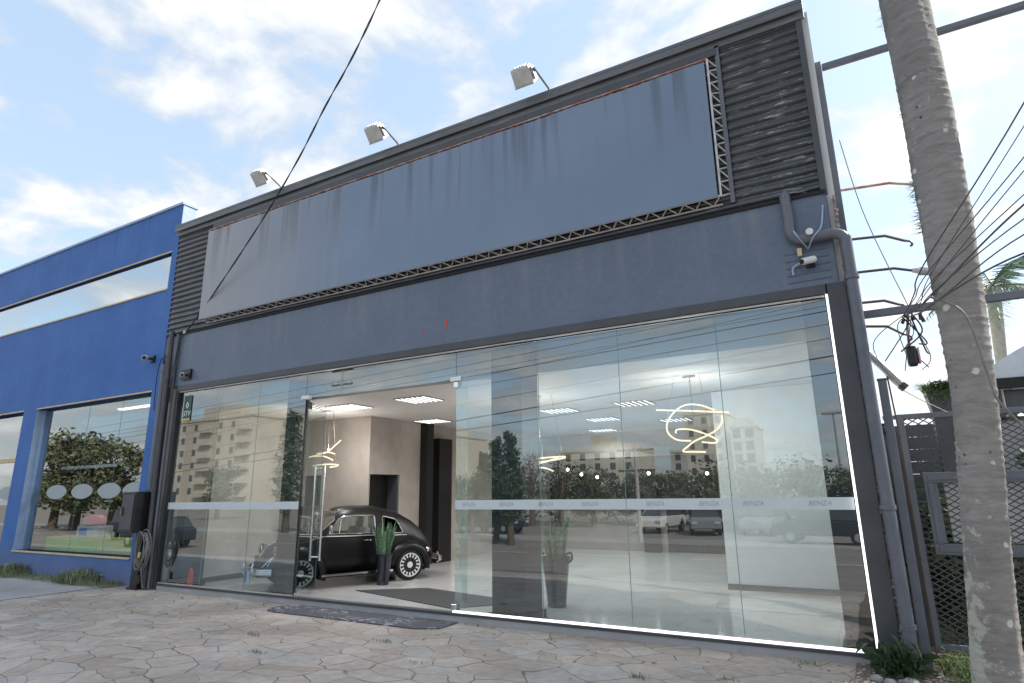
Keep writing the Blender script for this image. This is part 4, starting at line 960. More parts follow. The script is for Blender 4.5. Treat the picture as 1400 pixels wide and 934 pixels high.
for i, (x, lab) in enumerate(((-4.3, 'added strip lamp brightening the blue shop display, left'), (-2.4, 'added strip lamp brightening the blue shop display, right'))):  # lamps added to brighten the dark display behind the shop window
    T = thing('added_strip_lamp', (x, 1.6, 3.5), lab, 'strip lamp', 'added strip lamps in the blue shop')
    MB().box(x-.7, x+.7, 1.5, 1.7, 3.45, 3.52).build('housing', 'offwhite', T); MB().box(x-.66, x+.66, 1.54, 1.66, 3.425, 3.448).build('tube', 'louver', T)
    sp_ = bpy.data.lights.new('added_fill_light', 'SPOT'); sp_.energy = 32; sp_.spot_size = rad(165); sp_.spot_blend = .5; sp_.shadow_soft_size = .06
    sp2 = bpy.data.objects.new('added_fill_light', sp_); COL.objects.link(sp2); sp2.location = (x, 1.6, 3.38)
MB().box(-13.89, -.77, .26, 8.98, 3.6, 3.65).build('ceiling', 'ceiling', BL)
# grass strip along the foot of the blue wall
def grass_mb(n, fx, hh=(.12, .3), wid=.007, spread=.10):
    m = MB()
    for _ in range(n):
        x, y, z, sc = fx(); h = random.uniform(*hh)*sc; a = random.uniform(0, 2*PI); le = random.uniform(.2, 1.0)*spread*2*sc; d = Vector((math.cos(a), math.sin(a), 0)); s_ = Vector((-d.y, d.x, 0))*wid*sc
        p0 = Vector((x, y, z)); p1 = p0+d*le*.35+Vector((0, 0, h*.7)); p2 = p0+d*le+Vector((0, 0, h*random.uniform(.6, 1)))
        m.add([p0-s_, p0+s_, p1+s_*.8, p1-s_*.8, p2], [(0, 1, 2, 3), (3, 2, 4)])
    return m
def fx1():
    x = random.uniform(-8, -.95); k = .6+.5*math.sin(x*2.3)+.3*math.sin(x*5.1)
    return x, -.05-random.random()**1.3*.38, -.085, max(.35, min(1.15, k))*(1.0 if x < -1.4 else .9)
g = grass_mb(5200, fx1, (.10, .27), .006, .13).build('grass_strip', 'weeds', fixn=False)
tag(g, 'strip of pale unmown grass along the foot of the blue shop wall', 'grass'); structure(g, 'stuff')

# ------------------------------------------------------------------ between the two buildings: posts, pipes, box, cables
T = thing('steel_post', (-.36, -.12, -.1), 'short black steel post under the meter box at the corner of the blue shop', 'post')
MB().box(-.50, -.30, -.20, -.07, -.1, .78).build('shaft', 'black', T, bevel=.008)
MB().box(-.53, -.27, -.23, -.065, -.1, -.07).build('base_plate', 'black', T)
T = thing('meter_box', (-.62, -.24, .8), 'black wall box with a hinged front beside the blue shop window', 'meter box')
MB().box(-.76, -.36, -.36, -.045, .80, 1.47).build('case', 'black', T, bevel=.012)
MB().box(-.73, -.39, -.372, -.361, .85, 1.42).build('door_panel', 'darkmetal', T, bevel=.006)
MB().box(-.70, -.66, -.385, -.373, 1.08, 1.22).build('latch', 'black', T)
def pipe(name, pts, r, m, label, cat, group=None, n=12, clips=()):
    T = thing(name, pts[0], label, cat, group)
    MB().tube(pts, r, n).build('tube', m, T, smooth=50)
    if clips:
        for c in clips: MB().tube([Vector(c)-Vector((0, 0, .02)), Vector(c)+Vector((0, 0, .02))], r*1.25, n).build('collar', m, T, smooth=40)
    return T
pipe('conduit', [(-.30, -.13, 4.32), (-.26, -.13, 2.0), (-.20, -.13, -.08)], .042, 'darkmetal', 'thick dark conduit rising full height up the pier left of the glass', 'pipe', 'conduits on the pier', clips=((-.29, -.13, 3.4), (-.24, -.13, 1.5)))
pipe('conduit', [(-.16, -.10, 4.25), (-.14, -.10, 2.0), (-.12, -.10, -.08)], .025, 'pipe', 'thin grey conduit right of the thick dark one on the pier', 'pipe', 'conduits on the pier', clips=((-.15, -.10, 3.5), (-.13, -.10, 1.2)))
pipe('conduit', [(-.45, -.11, 3.72), (-.42, -.11, 2.2), (-.40, -.11, 1.5)], .05, 'greymetal', 'grey pipe ending above the black meter box', 'pipe', 'conduits on the pier', clips=((-.45, -.11, 3.6),))
cw = MB(); cw.tube(spline([(-.44, -.11, 3.70), (-.50, -.14, 3.85), (-.62, -.12, 3.6), (-.72, -.06, 3.2), (-.70, -.05, 2.9)], 5), .008, 5); cw.tube(spline([(-.44, -.11, 3.70), (-.40, -.16, 3.9), (-.30, -.15, 3.75), (-.2, -.13, 3.6)], 5), .008, 5)
tag(cw.build('loose_wire', 'cable', origin=(-.44, -.11, 3.7)), 'loose black wires sprouting from the top of the grey pipe above the meter box', 'wire')
# hanging coil of cable
ck = MB()
for k in range(9):
    a0 = random.uniform(0, 6); rx = random.uniform(.11, .17); rz = random.uniform(.22, .31); cx = -.17+random.uniform(-.03, .03); cz = .52+random.uniform(-.04, .03); yy = -.20-.012*k
    ck.tube([(cx+rx*math.cos(a), yy+.015*math.sin(2*a+k), cz+rz*math.sin(a)) for a in [2*PI*i/28 for i in range(28)]], .009, 6, closed=True)
ck.tube(spline([(-.17, -.22, .75), (-.13, -.26, .45), (-.12, -.24, .1), (-.10, -.2, -.06)], 6), .011, 6)
K = thing('cable_coil', (-.17, -.2, .5), 'hanging coil of pale cable with plugs below the meter box', 'cable')
ck.build('loops', 'cablegrey', K, smooth=60)
MB().tube([(-.14, -.31, .42), (-.13, -.31, .50)], .022, 8).build('plug', 'yellowtrim', K, smooth=40)
MB().tube([(-.12, -.28, .02), (-.12, -.28, .14)], [.03, .02], 8).build('plug', 'black', K, smooth=40)
tb = MB(); tb.tube(spline([(-1.20, -.30, -.08), (-1.22, -.32, .02), (-1.17, -.33, .10), (-1.08, -.33, .08)], 5), .014, 8)
tag(tb.build('pipe_stub', 'darkmetal', smooth=50, origin=(-1.2, -.3, -.08)), 'bent dark pipe stub poking out of the grass below the meter box', 'pipe')

# security cameras
def sec_cam(name, loc, label, dirv, body_m='offwhite', mount_m='black', s=1):
    T = thing(name, loc, label, 'security camera')
    c = Vector(loc); d = Vector(dirv).normalized()
    MB().box(c.x-.05*s, c.x+.05*s, c.y, c.y+.04, c.z-.05*s, c.z+.05*s).build('mount', mount_m, T, bevel=.006)
    e = c+Vector((0, -.09*s, 0)); MB().tube([c, e], .016*s, 8).build('arm', mount_m, T, smooth=40)
    b = MB().tube([e-d*.07*s, e+d*.10*s], .040*s, 14).build('body', body_m, T, smooth=40, bevel=.004)
    MB().tube([e+d*.102*s, e+d*.112*s], .030*s, 14).build('lens', 'black', T, smooth=40)
    return T
sec_cam('security_camera', (-.98, -.06, 3.90), 'white security camera on the blue wall above the display window', (.6, -.5, -.15), s=1.25)
T = sec_cam('security_camera', (.25, -.105, 3.45), 'security camera on a black box at the left end of the grey fascia', (.7, -.5, -.2), 'offwhite', 'black', .9)
MB().box(.06, .33, -.10, -.062, 3.38, 3.56).build('junction_box', 'black', T)
T = sec_cam('security_camera', (10.20, -.105, 3.52), 'white security camera under the bent drainpipe at the right end of the fascia', (-.6, -.5, -.2), 'offwhite', 'black', .85)
wv = MB(); wv.tube(spline([(10.18, -.1, 3.55), (10.05, -.1, 3.5), (10.04, -.1, 3.42)], 5), .012, 6); wv.tube(spline([(10.2, -.08, 3.67), (10.26, -.20, 3.74), (10.34, -.14, 3.86), (10.38, -.08, 4.1)], 6), .008, 6); wv.tube(spline([(10.2, -.08, 3.67), (10.12, -.21, 3.78), (10.08, -.12, 3.9)], 5), .008, 6); wv.build('cable', 'bluelight', T, smooth=60)
MB().lathe([(.018, -.012), (.034, -.012), (.034, .012), (.018, .012)], (10.235, -.21, 3.80), 'y', 16).build('cable_ring', 'offwhite', T, smooth=40)
MB().box(10.10, 10.14, -.13, -.07, 3.60, 3.68).build('sensor', 'yellowtrim', T)

# alarm company sign hanging behind the glass, reads STV
T = thing('alarm_sign', (.25, -.015, 2.9), 'small dark green STV security sign hanging on the glass at its left end', 'sign')
MB().box(.135, .345, -.019, -.011, 2.66, 3.10).build('board', 'signgreen', T)
text_mesh('lettering', 'STV', .125, 'white', T, (.24, -.0205, 2.78), FRONT, shear=.2, depth=.0008)
MB().box(.138, .342, -.0215, -.0195, 2.665, 2.70).build('stripe', 'yellow', T)
MB().prism([(.24, 2.87), (.285, 2.93), (.24, 2.99), (.195, 2.93)], -.0225, -.0195).build('emblem', 'white', T)
MB().prism([(.24, 2.90), (.262, 2.93), (.24, 2.96), (.218, 2.93)], -.0245, -.0230).build('emblem_centre', 'signgreen', T)
T = thing('fire_sign', (0, .68, 1.8), 'small red fire point sign on the left showroom wall', 'sign')
MB().box(-.003, .004, .60, .76, 1.68, 1.90).build('plate', 'red', T); MB().box(.0045, .006, .66, .70, 1.72, 1.86).build('pictogram', 'white', T)
T = thing('fire_extinguisher', (.32, .55, .1), 'red fire extinguisher on the floor in the left corner behind the glass', 'extinguisher')
MB().lathe([(.035, -.198), (.04, -.19), (.04, .05), (.03, .09), (.015, .10), (.015, .12)], (.36, .30, .1), n=18).build('cylinder', 'red', T, smooth=40)
MB().lathe([(.015, .121), (.02, .125), (.02, .14), (.008, .15)], (.36, .30, .1), n=12).build('valve', 'black', T, smooth=40)

# overhead service cable of two twisted wires
cp = [(.02, -.07, 4.27), (.78, -.2, 4.70), (1.83, -.4, 5.32), (2.73, -.6, 5.84), (3.62, -.85, 6.33), (4.37, -1.1, 6.76), (5.09, -1.35, 7.08), (5.9, -1.7, 7.40), (7.4, -2.5, 7.75), (10.0, -4.4, 8.1), (14.5, -9.3, 8.35)]
cs = spline(cp, 14)
T = thing('service_cable', cp[0], 'twisted dark overhead cable running from the facade up across the sky', 'cable')
for k in range(2):
    pts = []
    for i, q in enumerate(cs):
        a = i*.42+k*PI; pts.append(q+Vector((.011*math.cos(a), .011*math.sin(a), .011*math.sin(a+.8))))
    MB().tube(pts, .0075, 6).build('strand', 'cable', T, smooth=60)
MB().tube([(.02, -.06, 4.27), (.02, -.11, 4.27)], .03, 8).build('wall_anchor', 'galv', T)
ds = MB(); ds.tube(spline([(.02, -.08, 4.27), (-.1, -.10, 4.05), (-.14, -.12, 3.6), (-.13, -.13, 3.0)], 6), .010, 6); ds.build('drop', 'cable', T, smooth=60)
# ------------------------------------------------------------------ right of the showroom: pipes, steel frame, brackets
pipe('drainpipe', spline([(10.05, .0, 4.30), (10.05, -.11, 4.26), (10.06, -.12, 4.0), (10.06, -.13, 3.86), (10.13, -.13, 3.77), (10.3, -.13, 3.765), (10.44, -.13, 3.76), (10.52, -.13, 3.70), (10.53, -.13, 3.5), (10.53, -.13, 2.0), (10.54, -.13, .2), (10.54, -.13, -.09)], 5), .052, 'pipe',
     'grey drainpipe bending out of the upper front and down the right corner', 'drainpipe', clips=((10.53, -.13, 3.3), (10.53, -.13, 1.2), (10.54, -.13, .25)))
T = thing('street_frame', (10.60, .1, -.1), 'tall grey steel post with two long rails reaching right behind the palm trunk', 'frame')
MB().box(10.50, 10.56, .12, .18, -.1, 5.84).build('post', 'greymetal', T, bevel=.005)
MB().box(10.565, 13.6, .12, .18, 5.74, 5.80).build('rail', 'greymetal', T, bevel=.005)
MB().box(10.565, 13.6, .12, .18, 2.95, 3.02).build('rail', 'greymetal', T, bevel=.005)
T = thing('steel_post', (10.68, .05, -.1), 'grey square steel post beside the drainpipe, reaching the low grass', 'post')
MB().box(10.61, 10.68, .0, .07, -.1, 2.32).build('shaft', 'greymetal', T, bevel=.005)
MB().box(10.605, 10.685, -.005, .075, 2.322, 2.335).build('cap', 'greymetal', T)
# crumbled mortar strip between post and pipe
m = MB()
for i in range(150):
    z = random.uniform(-.05, 4.2); m.lathe([(.001, -.02), (random.uniform(.008, .02), 0), (.001, .02)], (10.488+random.uniform(-.012, .012), -.05+random.uniform(-.02, .02), z), n=6)
m.box(10.474, 10.50, -.035, .10, -.1, 4.2)
tag(m.build('mortar_strip', mat('crumbling_mortar', (.30, .27, .25), .9, var=.5, nscale=14, alt=(.20, .10, .05), alt_t=(.5, .62), alt_scale=10), origin=(10.48, -.05, -.1)), 'narrow crumbling rusty mortar strip along the right edge of the showroom front', 'mortar strip')
arms = [([(10.50, 4.39), (10.99, 4.35), (11.16, 4.29)], 'topmost bracket arm right of the drainpipe, reddish brown', 'rust', 1),
        ([(10.56, 3.83), (10.88, 3.80), (11.04, 3.71)], 'second bracket arm from the top, with a hooked dark tip', 'darkmetal', 0),
        ([(10.57, 3.47), (10.91, 3.45), (11.05, 3.40)], 'third bracket arm from the top, with a grey insulator at its tip', 'darkmetal', 2),
        ([(10.55, 3.15), (10.78, 3.14), (10.90, 3.08)], 'short bracket arm just above the lower long rail', 'darkmetal', 0),
        ([(10.56, 2.91), (10.77, 2.88), (10.90, 2.78)], 'lowest bracket arm, just under the lower long rail', 'darkmetal', 0)]
for pts, lab, mt, k in arms:
    T = thing('bracket_arm', (pts[0][0], .3, pts[0][1]), lab, 'bracket arm', 'bracket arms beside the drainpipe')
    MB().tube([(x, .3, z) for x, z in pts], .014, 6).build('arm', mt, T, smooth=60)
    x, z = pts[-1]
    if k == 0:
        MB().tube(spline([(x, .3, z), (x+.04, .3, z-.015), (x+.05, .3, z-.05), (x+.03, .3, z-.06)], 4), .011, 6).build('hook', mt, T, smooth=60)
    else:
        d = Vector((1, 0, -.25)).normalized(); p = Vector((x, .3, z))
        MB().tube([p, p+d*.05, p+d*.06, p+d*.17, p+d*.19], [.02, .03, .045, .04, .015], 10).build('insulator', 'galv', T, smooth=40)
tb = MB(); tb.tube([(10.50, .25, 2.68), (10.58, .25, 2.62), (10.80, .25, 2.30)], .035, 8)
T = thing('diagonal_strut', (10.5, .25, 2.68), 'pale grey diagonal tube leaning down from the steel frame beside the splice box', 'strut')
tb.build('tube', 'galv', T, smooth=50)
MB().tube([(10.80, .25, 2.30), (10.835, .25, 2.262)], .045, 8).build('end_clamp', 'darkmetal', T, smooth=40)
tb = MB(); tb.tube([(10.70, .25, 2.40), (10.72, .25, 1.9), (10.73, .25, -.1)], .008, 6); tag(tb.build('rusty_rod', 'bark', origin=(10.73, .25, -.1)), 'thin rusty upright rod beside the left gate post', 'rod')
# cable splice box hanging in a tangle
HUB = Vector((10.92, -.05, 2.86))
T = thing('splice_box', (10.91, .0, 2.52), 'black cable splice box hanging in a tangle of wires left of the palm', 'splice box')
MB().box(10.865, 10.945, -.05, .05, 2.42, 2.60).build('case', 'black', T, bevel=.02)
MB().box(10.95, 10.965, -.04, .04, 2.44, 2.58).build('lid', 'rust', T, bevel=.004)
MB().tube([(10.90, 0, 2.60), (10.905, 0, 2.75), HUB], .012, 6).build('cable_tail', 'rust', T, smooth=60)
tg = MB(); random.seed(21)
for i in range(11):
    a = HUB+Vector((random.uniform(-.05, .05), random.uniform(-.05, .05), random.uniform(-.05, .03)))
    b_ = Vector((10.90+random.uniform(-.25, .16), random.uniform(-.1, .15), 2.45+random.uniform(-.2, .2)))
    mid = (a+b_)/2+Vector((random.uniform(-.2, .15), random.uniform(-.1, .1), random.uniform(-.12, .15)))
    tg.tube(spline([a, mid, b_], 7), random.choice((.004, .005, .007)), 5)
for i in range(5):
    a = HUB+Vector((random.uniform(-.06, .1), 0, random.uniform(-.02, .04))); tg.tube([a, a+Vector((random.uniform(-.05, .05), 0, random.uniform(-.07, -.03)))], .016, 6)
tg.build('wire_tangle', 'cable', T, smooth=60)
# bundle of street wires meeting at the hub and crossing in front of the palm
ends = [(11.50, 3.55, .0055), (11.48, 3.41, .0035), (11.45, 3.22, .004), (11.43, 3.13, .0035), (11.41, 2.99, .0035), (11.40, 2.93, .006), (11.38, 2.84, .004), (11.37, 2.75, .0045), (11.35, 2.64, .006)]
WL = ['topmost thick street wire crossing the white sky at the right edge', 'thin street wire just below the topmost one at the right edge', 'third street wire from the top of the bundle at right', 'fourth street wire from the top of the bundle at right', 'thin wire in the middle of the bundle in front of the palm', 'thick middle wire of the bundle in front of the palm', 'wire just under the thick middle one of the bundle', 'second lowest wire of the bundle in front of the palm', 'lowest thick wire of the bundle in front of the palm']
for i, (x, z, r) in enumerate(ends):
    e = Vector((x, -2.2, z)); h = HUB+Vector((.03*math.sin(i*2.), -.02*i, .06-.012*i))
    d = (e-Vector((10.93, -1.47, 2.70+.01*i)))
    mid = Vector((10.96+.012*((i*5) % 9), -1.46, 2.90-.034*i))
    pts = spline([h, h.lerp(mid, .5)+Vector((0, 0, -.02)), mid, e, e+d*1.2, e+d*4+Vector((0, 0, .5)), e+d*9+Vector((0, 0, 2.0))], 8)
    T = tag(MB().tube(pts, r, 6).build('street_wire', 'linecable', smooth=60, origin=HUB), WL[i], 'wire', 'street wires meeting left of the palm')
lw = MB(); lw.tube(spline([(10.96, -1.44, 2.66), (11.13, -1.47, 2.5), (11.19, -1.45, 2.1), (11.25, -1.42, 1.85), (11.6, -1.2, 1.5), (12.2, -.8, 1.45)], 8), .009, 6)
tag(lw.build('loose_cable', 'cablegrey', smooth=60, origin=(11.0, -1.45, 2.66)), 'loose grey cable drooping down across the palm trunk', 'wire')
for (a, b_, lab) in (((10.62, .2, 4.9), (10.98, .2, 2.95), 'thin pale wire curving down beside the upper bracket arms'), ((10.55, .2, 2.7), (11.15, .6, 2.05), 'thin dark wire slanting from the diagonal tube to the gate top')):
    a, b_ = Vector(a), Vector(b_); m = MB(); m.tube(spline([a, a.lerp(b_, .4)+Vector((-.03, 0, -.12)), b_], 10), .0045, 5)
    tag(m.build('thin_wire', 'cablegrey', smooth=60, origin=a), lab, 'wire')

# ------------------------------------------------------------------ palm
PB = Vector((10.985, -1.2, -.12))
def interp(z, tab):
    if z <= tab[0][0]: return tab[0][1]
    for (a, u), (b_, v) in zip(tab, tab[1:]):
        if z <= b_:
            t = (z-a)/(b_-a); return u+(v-u)*t
    return tab[-1][1]
def palm_axis(z): 
    return Vector((interp(z, PX), -1.2, z))
PX = [(-.14, 10.955), (.29, 10.98), (1.19, 11.055), (1.98, 11.125), (2.6, 11.15), (3.3, 11.18), (4.2, 11.195), (5.3, 11.18), (9.8, 11.1)]
PR = [(-.14, .150), (.29, .134), (1.19, .128), (1.98, .128), (2.6, .145), (3.3, .160), (4.2, .164), (5.3, .164), (7, .15), (9.8, .11)]
T = thing('palm_tree', PB, 'tall palm with a bare grey ringed trunk and lichen spots at the right edge', 'palm tree')
m = MB(); zs_ = []; z = -.14
nz = 760; nn = 40; vs = []; SCARS = []; q = -.1
while q < 10: SCARS.append((q, random.uniform(.35, 1.0))); q += random.uniform(.045, .12)
for i in range(nz):
    z = -.14+i*.0130; c = palm_axis(z); r = interp(z, PR)
    ring = max(.0055*math.exp(-((z-q)/.010)**2)*w_ for q, w_ in SCARS)
    for k in range(nn):
        a = 2*PI*k/nn
        lump = .006*math.sin(3*a+z*1.3)+.004*math.sin(5*a-z*2.1)+ring*(1+.5*math.sin(2*a+z))+.003*math.sin(9*a+z*3.7)*math.sin(z*5.3)+random.uniform(-.0016, .0016)
        vs.append((c.x+(r+lump)*math.cos(a), c.y+(r+lump)*math.sin(a), z))
m.add(vs, [(i*nn+k, i*nn+(k+1) % nn, (i+1)*nn+(k+1) % nn, (i+1)*nn+k) for i in range(nz-1) for k in range(nn)])
m.build('trunk', 'palmbark', T, smooth=80)
def frond(m, base, az_, el, Lf, droop, wl=.45, n=26):
    d = Vector((math.cos(az_)*math.cos(el), math.sin(az_)*math.cos(el), math.sin(el))); pts = []
    for i in range(n+1):
        t = i/n; pts.append(base+d*Lf*t+Vector((0, 0, -droop*Lf*t*t)))
    m.tube(pts[::3], .012*Lf, 4)
    s_ = Vector((-math.sin(az_), math.cos(az_), 0))
    for i in range(2, n+1):
        t = i/n; tang = (pts[i]-pts[i-1]).normalized(); l = wl*Lf*(math.sin(PI*min(1, .12+t*.85))**.7)*.5
        for sg in (-1, 1):
            tip = pts[i]+s_*sg*l*.8+tang*l*.5+Vector((0, 0, -l*random.uniform(.3, .7)))
            w_ = tang*.012*Lf*.8
            m.add([pts[i]-w_, pts[i]+w_, pts[i].lerp(tip, .6)+w_*.7, tip, pts[i].lerp(tip, .6)-w_*.7], [(0, 1, 2, 3, 4)])
m = MB(); top = palm_axis(9.7)
for k in range(14): frond(m, top, k*2.4, random.uniform(.1, 1.2), 2.2, random.uniform(.3, .6))
m.build('crown', 'leaf_palm', T, fixn=False)
# tufts of fern and an air plant growing on the trunk's left side
m = MB()
for zc_, n_ in ((3.55, 26), (3.30, 20), (5.12, 16), (4.2, 8)):
    c = palm_axis(zc_)+Vector((-.17, -.02, 0))
    for _ in range(n_):
        a = random.uniform(2.2, 4.0); l = random.uniform(.03, .08); d = Vector((math.cos(a), math.sin(a)*.6, random.uniform(-.7, .5))).normalized(); p = c+Vector((0, random.uniform(-.05, .05), random.uniform(-.10, .10)))
        s_ = Vector((0, .006, .006)); m.add([p-s_, p+s_, p+d*l], [(0, 1, 2)])
tag(m.build('trunk_fern', 'weeds', fixn=False, origin=palm_axis(3.5)), 'small grey tufts of air plants clinging to the left side of the palm trunk', 'plant')

# small palm behind the fence
T = thing('small_palm', (12.5, 5.2, .5), 'smaller palm with drooping fronds behind the big palm trunk', 'palm tree')
m = MB(); m.tube([(12.38, 5.2, .3), (12.42, 5.2, 3.0), (12.52, 5.2, 4.4)], [.09, .075, .10], 12); m.build('trunk', mat('pale_palm_stem', (.36, .35, .30), .8, var=.3, nscale=7), T, smooth=60)
m = MB()
for k in range(17): frond(m, Vector((12.52, 5.2, 4.42)), k*2.4+.3, random.uniform(-.2, 1.1), random.uniform(.8, 1.25), random.uniform(.35, .75), .6)
m.build('crown', 'leaf_palm', T, fixn=False)

# ------------------------------------------------------------------ mesh gate
T = thing('mesh_gate', (10.66, .65, -.1), 'grey steel gate of expanded metal mesh with a framed hatch, behind the palm', 'gate')
GX0, GX1, GZ0, GZ1 = 10.74, 12.3, -.06, 2.02
m = MB(); m.box(GX0, GX0+.055, .62, .67, GZ0, GZ1+.04); m.box(GX1-.05, GX1, .62, .67, GZ0, GZ1+.04); m.box(GX0+.056, GX1-.051, .62, .67, GZ1-.01, GZ1+.04); m.box(GX0+.056, GX1-.051, .62, .67, GZ0, GZ0+.055)
m.box(10.62, GX0-.001, .63, .66, GZ1-.005, GZ1+.035)
m.build('gate_frame', 'greymetal', T, bevel=.004)
m = MB(); dxs, dzs = .088, .056; sl_ = dzs/dxs
for fam in (1, -1):
    n = int((GX1-GX0+(GZ1-GZ0)/sl_)/dxs)+2
    for i in range(n):
        if fam == 1: xa, za = GX0+i*dxs-(GZ1-GZ0)/sl_, GZ0
        else: xa, za = GX0+i*dxs, GZ0
        xb = xa+fam*(GZ1-GZ0)/sl_; zb = GZ1
        pts = [(xa, za), (xb, zb)]
        def clip(p, q):
            (x0, z0), (x1, z1) = p, q
            t0, t1 = 0, 1
            for lim, sgn in ((GX0+.05, 1), (GX1-.04, -1)):
                f0, f1 = sgn*(x0-lim), sgn*(x1-lim)
                if f0 < 0 and f1 < 0: return None
                if f0 < 0: t0 = max(t0, f0/(f0-f1))
                elif f1 < 0: t1 = min(t1, f0/(f0-f1))
            if t0 >= t1: return None
            return (x0+(x1-x0)*t0, z0+(z1-z0)*t0), (x0+(x1-x0)*t1, z0+(z1-z0)*t1)
        c = clip(*pts)
        if c and abs(c[0][0]-c[1][0]) > .02:
            yy = .645+.002*fam
            m.bar((c[0][0], yy, c[0][1]), (c[1][0], yy, c[1][1]), .006, .010, up=(0, 1, 0) if False else (0, 0, 1))
m.build('mesh', 'darkmetal', T, fixn=False)
m = MB()
hx0, hx1, hz0, hz1, hw = 10.87, 11.76, .76, 1.50, .10
m.box(hx0, hx1, .585, .615, hz1-hw, hz1); m.box(hx0, hx1, .585, .615, hz0, hz0+hw); m.box(hx0, hx0+hw, .585, .615, hz0+hw+.001, hz1-hw-.001); m.box(hx1-hw, hx1, .585, .615, hz0+hw+.001, hz1-hw-.001)
hf = m.build('hatch_frame', 'greymetal', T, bevel=.006)
m = MB(); m.box(hx0+.035, hx1-.035, .575, .5845, hz1-hw+.03, hz1-.03); m.box(hx0+.035, hx1-.035, .575, .5845, hz0+.03, hz0+hw-.03); m.box(hx0+.03, hx0+.07, .575, .5845, hz0+hw, hz1-hw); m.box(hx1-.07, hx1-.03, .575, .5845, hz0+hw, hz1-hw)
m.build('hatch_moulding', 'greymetal', hf)
MB().box(hx0+.16, hx1-.05, .70, .715, hz0+.11, hz1-.10).build('back_board', 'white', T)
T = thing('fence_post', (10.80, .7, -.1), 'dark slanted angle post just inside the mesh gate, left side', 'post')
m = MB(); m.bar((10.72, .75, -.05), (10.74, .75, 1.9), .05, .02); m.build('shaft', 'darkmetal', T)

# shrubs and grass behind and before the gate
def leafblob(m, c, r, n, ls=.06, flat=.8):
    for _ in range(n):
        d = Vector((random.gauss(0, 1), random.gauss(0, 1), random.gauss(0, flat))).normalized(); p = Vector(c)+Vector((d.x*r[0], d.y*r[1], d.z*r[2]))*random.uniform(.35, 1.05)
        u = Vector((random.gauss(0, 1), random.gauss(0, 1), random.gauss(0, .6))).normalized(); v = u.orthogonal().normalized(); v = Quaternion(u, random.uniform(0, 6)) @ v
        l = ls*random.uniform(.6, 1.3); m.add([p-u*l, p+v*l*.42, p+u*l, p-v*l*.42], [(0, 1, 2, 3)])
SH = [((11.05, 1.5, .55), (.35, .35, .5), 'leaf_dark', 'dark shrub behind the gate mesh, left of the hatch'), ((11.9, 1.7, .7), (.55, .4, .55), 'leaf_olive', 'olive green shrub behind the gate hatch'), ((11.3, 2.3, .95), (.6, .4, .45), 'leaf', 'green shrub on the bank behind the gate, lower middle'), ((12.6, 2.6, 1.5), (.7, .5, .45), 'leaf_dark', 'dark green shrub on the bank right of the palm trunk')]
for c, r, mt, lab in SH:
    T = thing('shrub', (c[0], c[1], soilz(c[0], c[1])), lab, 'shrub', 'shrubs behind the mesh gate')
    m = MB(); leafblob(m, c, r, 900, .055); m.build('foliage', mt, T, fixn=False)
    m = MB()
    for k in range(6): m.tube([(c[0], c[1], soilz(c[0], c[1])-.03), (c[0]+random.uniform(-.8, .8)*r[0], c[1]+random.uniform(-.8, .8)*r[1], c[2]+.5*r[2])], .012, 5)
    m.build('stem', 'bark', T)
def fx2():
    x = random.uniform(10.7, 12.5); y = random.uniform(-.45, .55); return x, y, soilz(x, y)-.01, random.uniform(.35, 1.0)*(1 if math.sin(x*7)+math.sin(y*9+x*3) > -.6 else .5)
g = grass_mb(2600, fx2, (.06, .16), .005, .12).build('lawn_patch', 'grass', fixn=False); tag(g, 'patch of bright green grass in front of the gate beside the palm', 'grass'); structure(g, 'stuff')
def fx3():
    x = random.uniform(10.7, 13.4); y = random.uniform(.9, 4.0); return x, y, soilz(x, y)-.01, random.uniform(.5, 1.5)
g = grass_mb(5200, fx3, (.06, .22), .006, .12).build('bank_grass', 'leaf', fixn=False); tag(g, 'rough dark grass covering the bank behind the mesh gate', 'grass'); structure(g, 'stuff')
T = thing('corner_plant', (10.42, -.30, -.1), 'leafy green plant growing at the foot of the right showroom corner', 'plant')
m = MB(); random.seed(5)
for _ in range(170):
    a = random.uniform(0, 2*PI); l = random.uniform(.08, .23); e = random.uniform(.1, 1.3); b0 = Vector((10.42+random.gauss(0, .08), -.26+random.gauss(0, .06), -.09+random.random()**2*.14)); d = Vector((math.cos(a)*math.cos(e), math.sin(a)*math.cos(e), math.sin(e))); s_ = Vector((-math.sin(a), math.cos(a), 0))
    md = b0+d*l*.55+Vector((0, 0, .03)); tp = b0+d*l+Vector((0, 0, -.02)); m.add([b0-s_*.004, b0+s_*.004, md+s_*.016, tp, md-s_*.016], [(0, 1, 2, 3, 4)])
m.build('foliage', 'leaf_dark', T, fixn=False)
def rock(x, y, s, lab, grp=None):
    m = MB().lathe([(.001, -.5), (.35, -.45), (.55, -.1), (.5, .25), (.25, .5), (.001, .55)], (0, 0, 0), n=9)
    m.v = [(x+s*(a*1.1+random.uniform(-.09, .09)), y+s*(b_+random.uniform(-.09, .09)), soilz(x, y)+s*.3+s*.75*(c+random.uniform(-.07, .07))) for a, b_, c in m.v]
    tag(m.build('rock', 'stone', smooth=30, origin=(x, y, soilz(x, y))), lab, 'rock', grp)
G_ = 'loose rocks by the right showroom corner'
rock(10.50, -.50, .095, 'largest pale rock under the corner plant', G_); rock(10.36, -.55, .075, 'flat pale rock left of the largest one', G_); rock(10.27, -.53, .075, 'small rock at the pavement edge below the light strip', G_); rock(10.62, -.50, .06, 'small rock right of the largest one, towards the grass', G_); rock(10.44, -.45, .055, 'small rock just behind the largest one', G_)
m = MB(); m.tube([(10.22, -.68, -.085), (10.5, -.70, -.075), (10.72, -.62, -.08)], [.014, .018, .013], 7); tag(m.build('stick', 'bark', smooth=60, origin=(10.5, -.7, -.085)), 'brown stick lying on the soil in front of the rocks', 'stick')
m = MB()
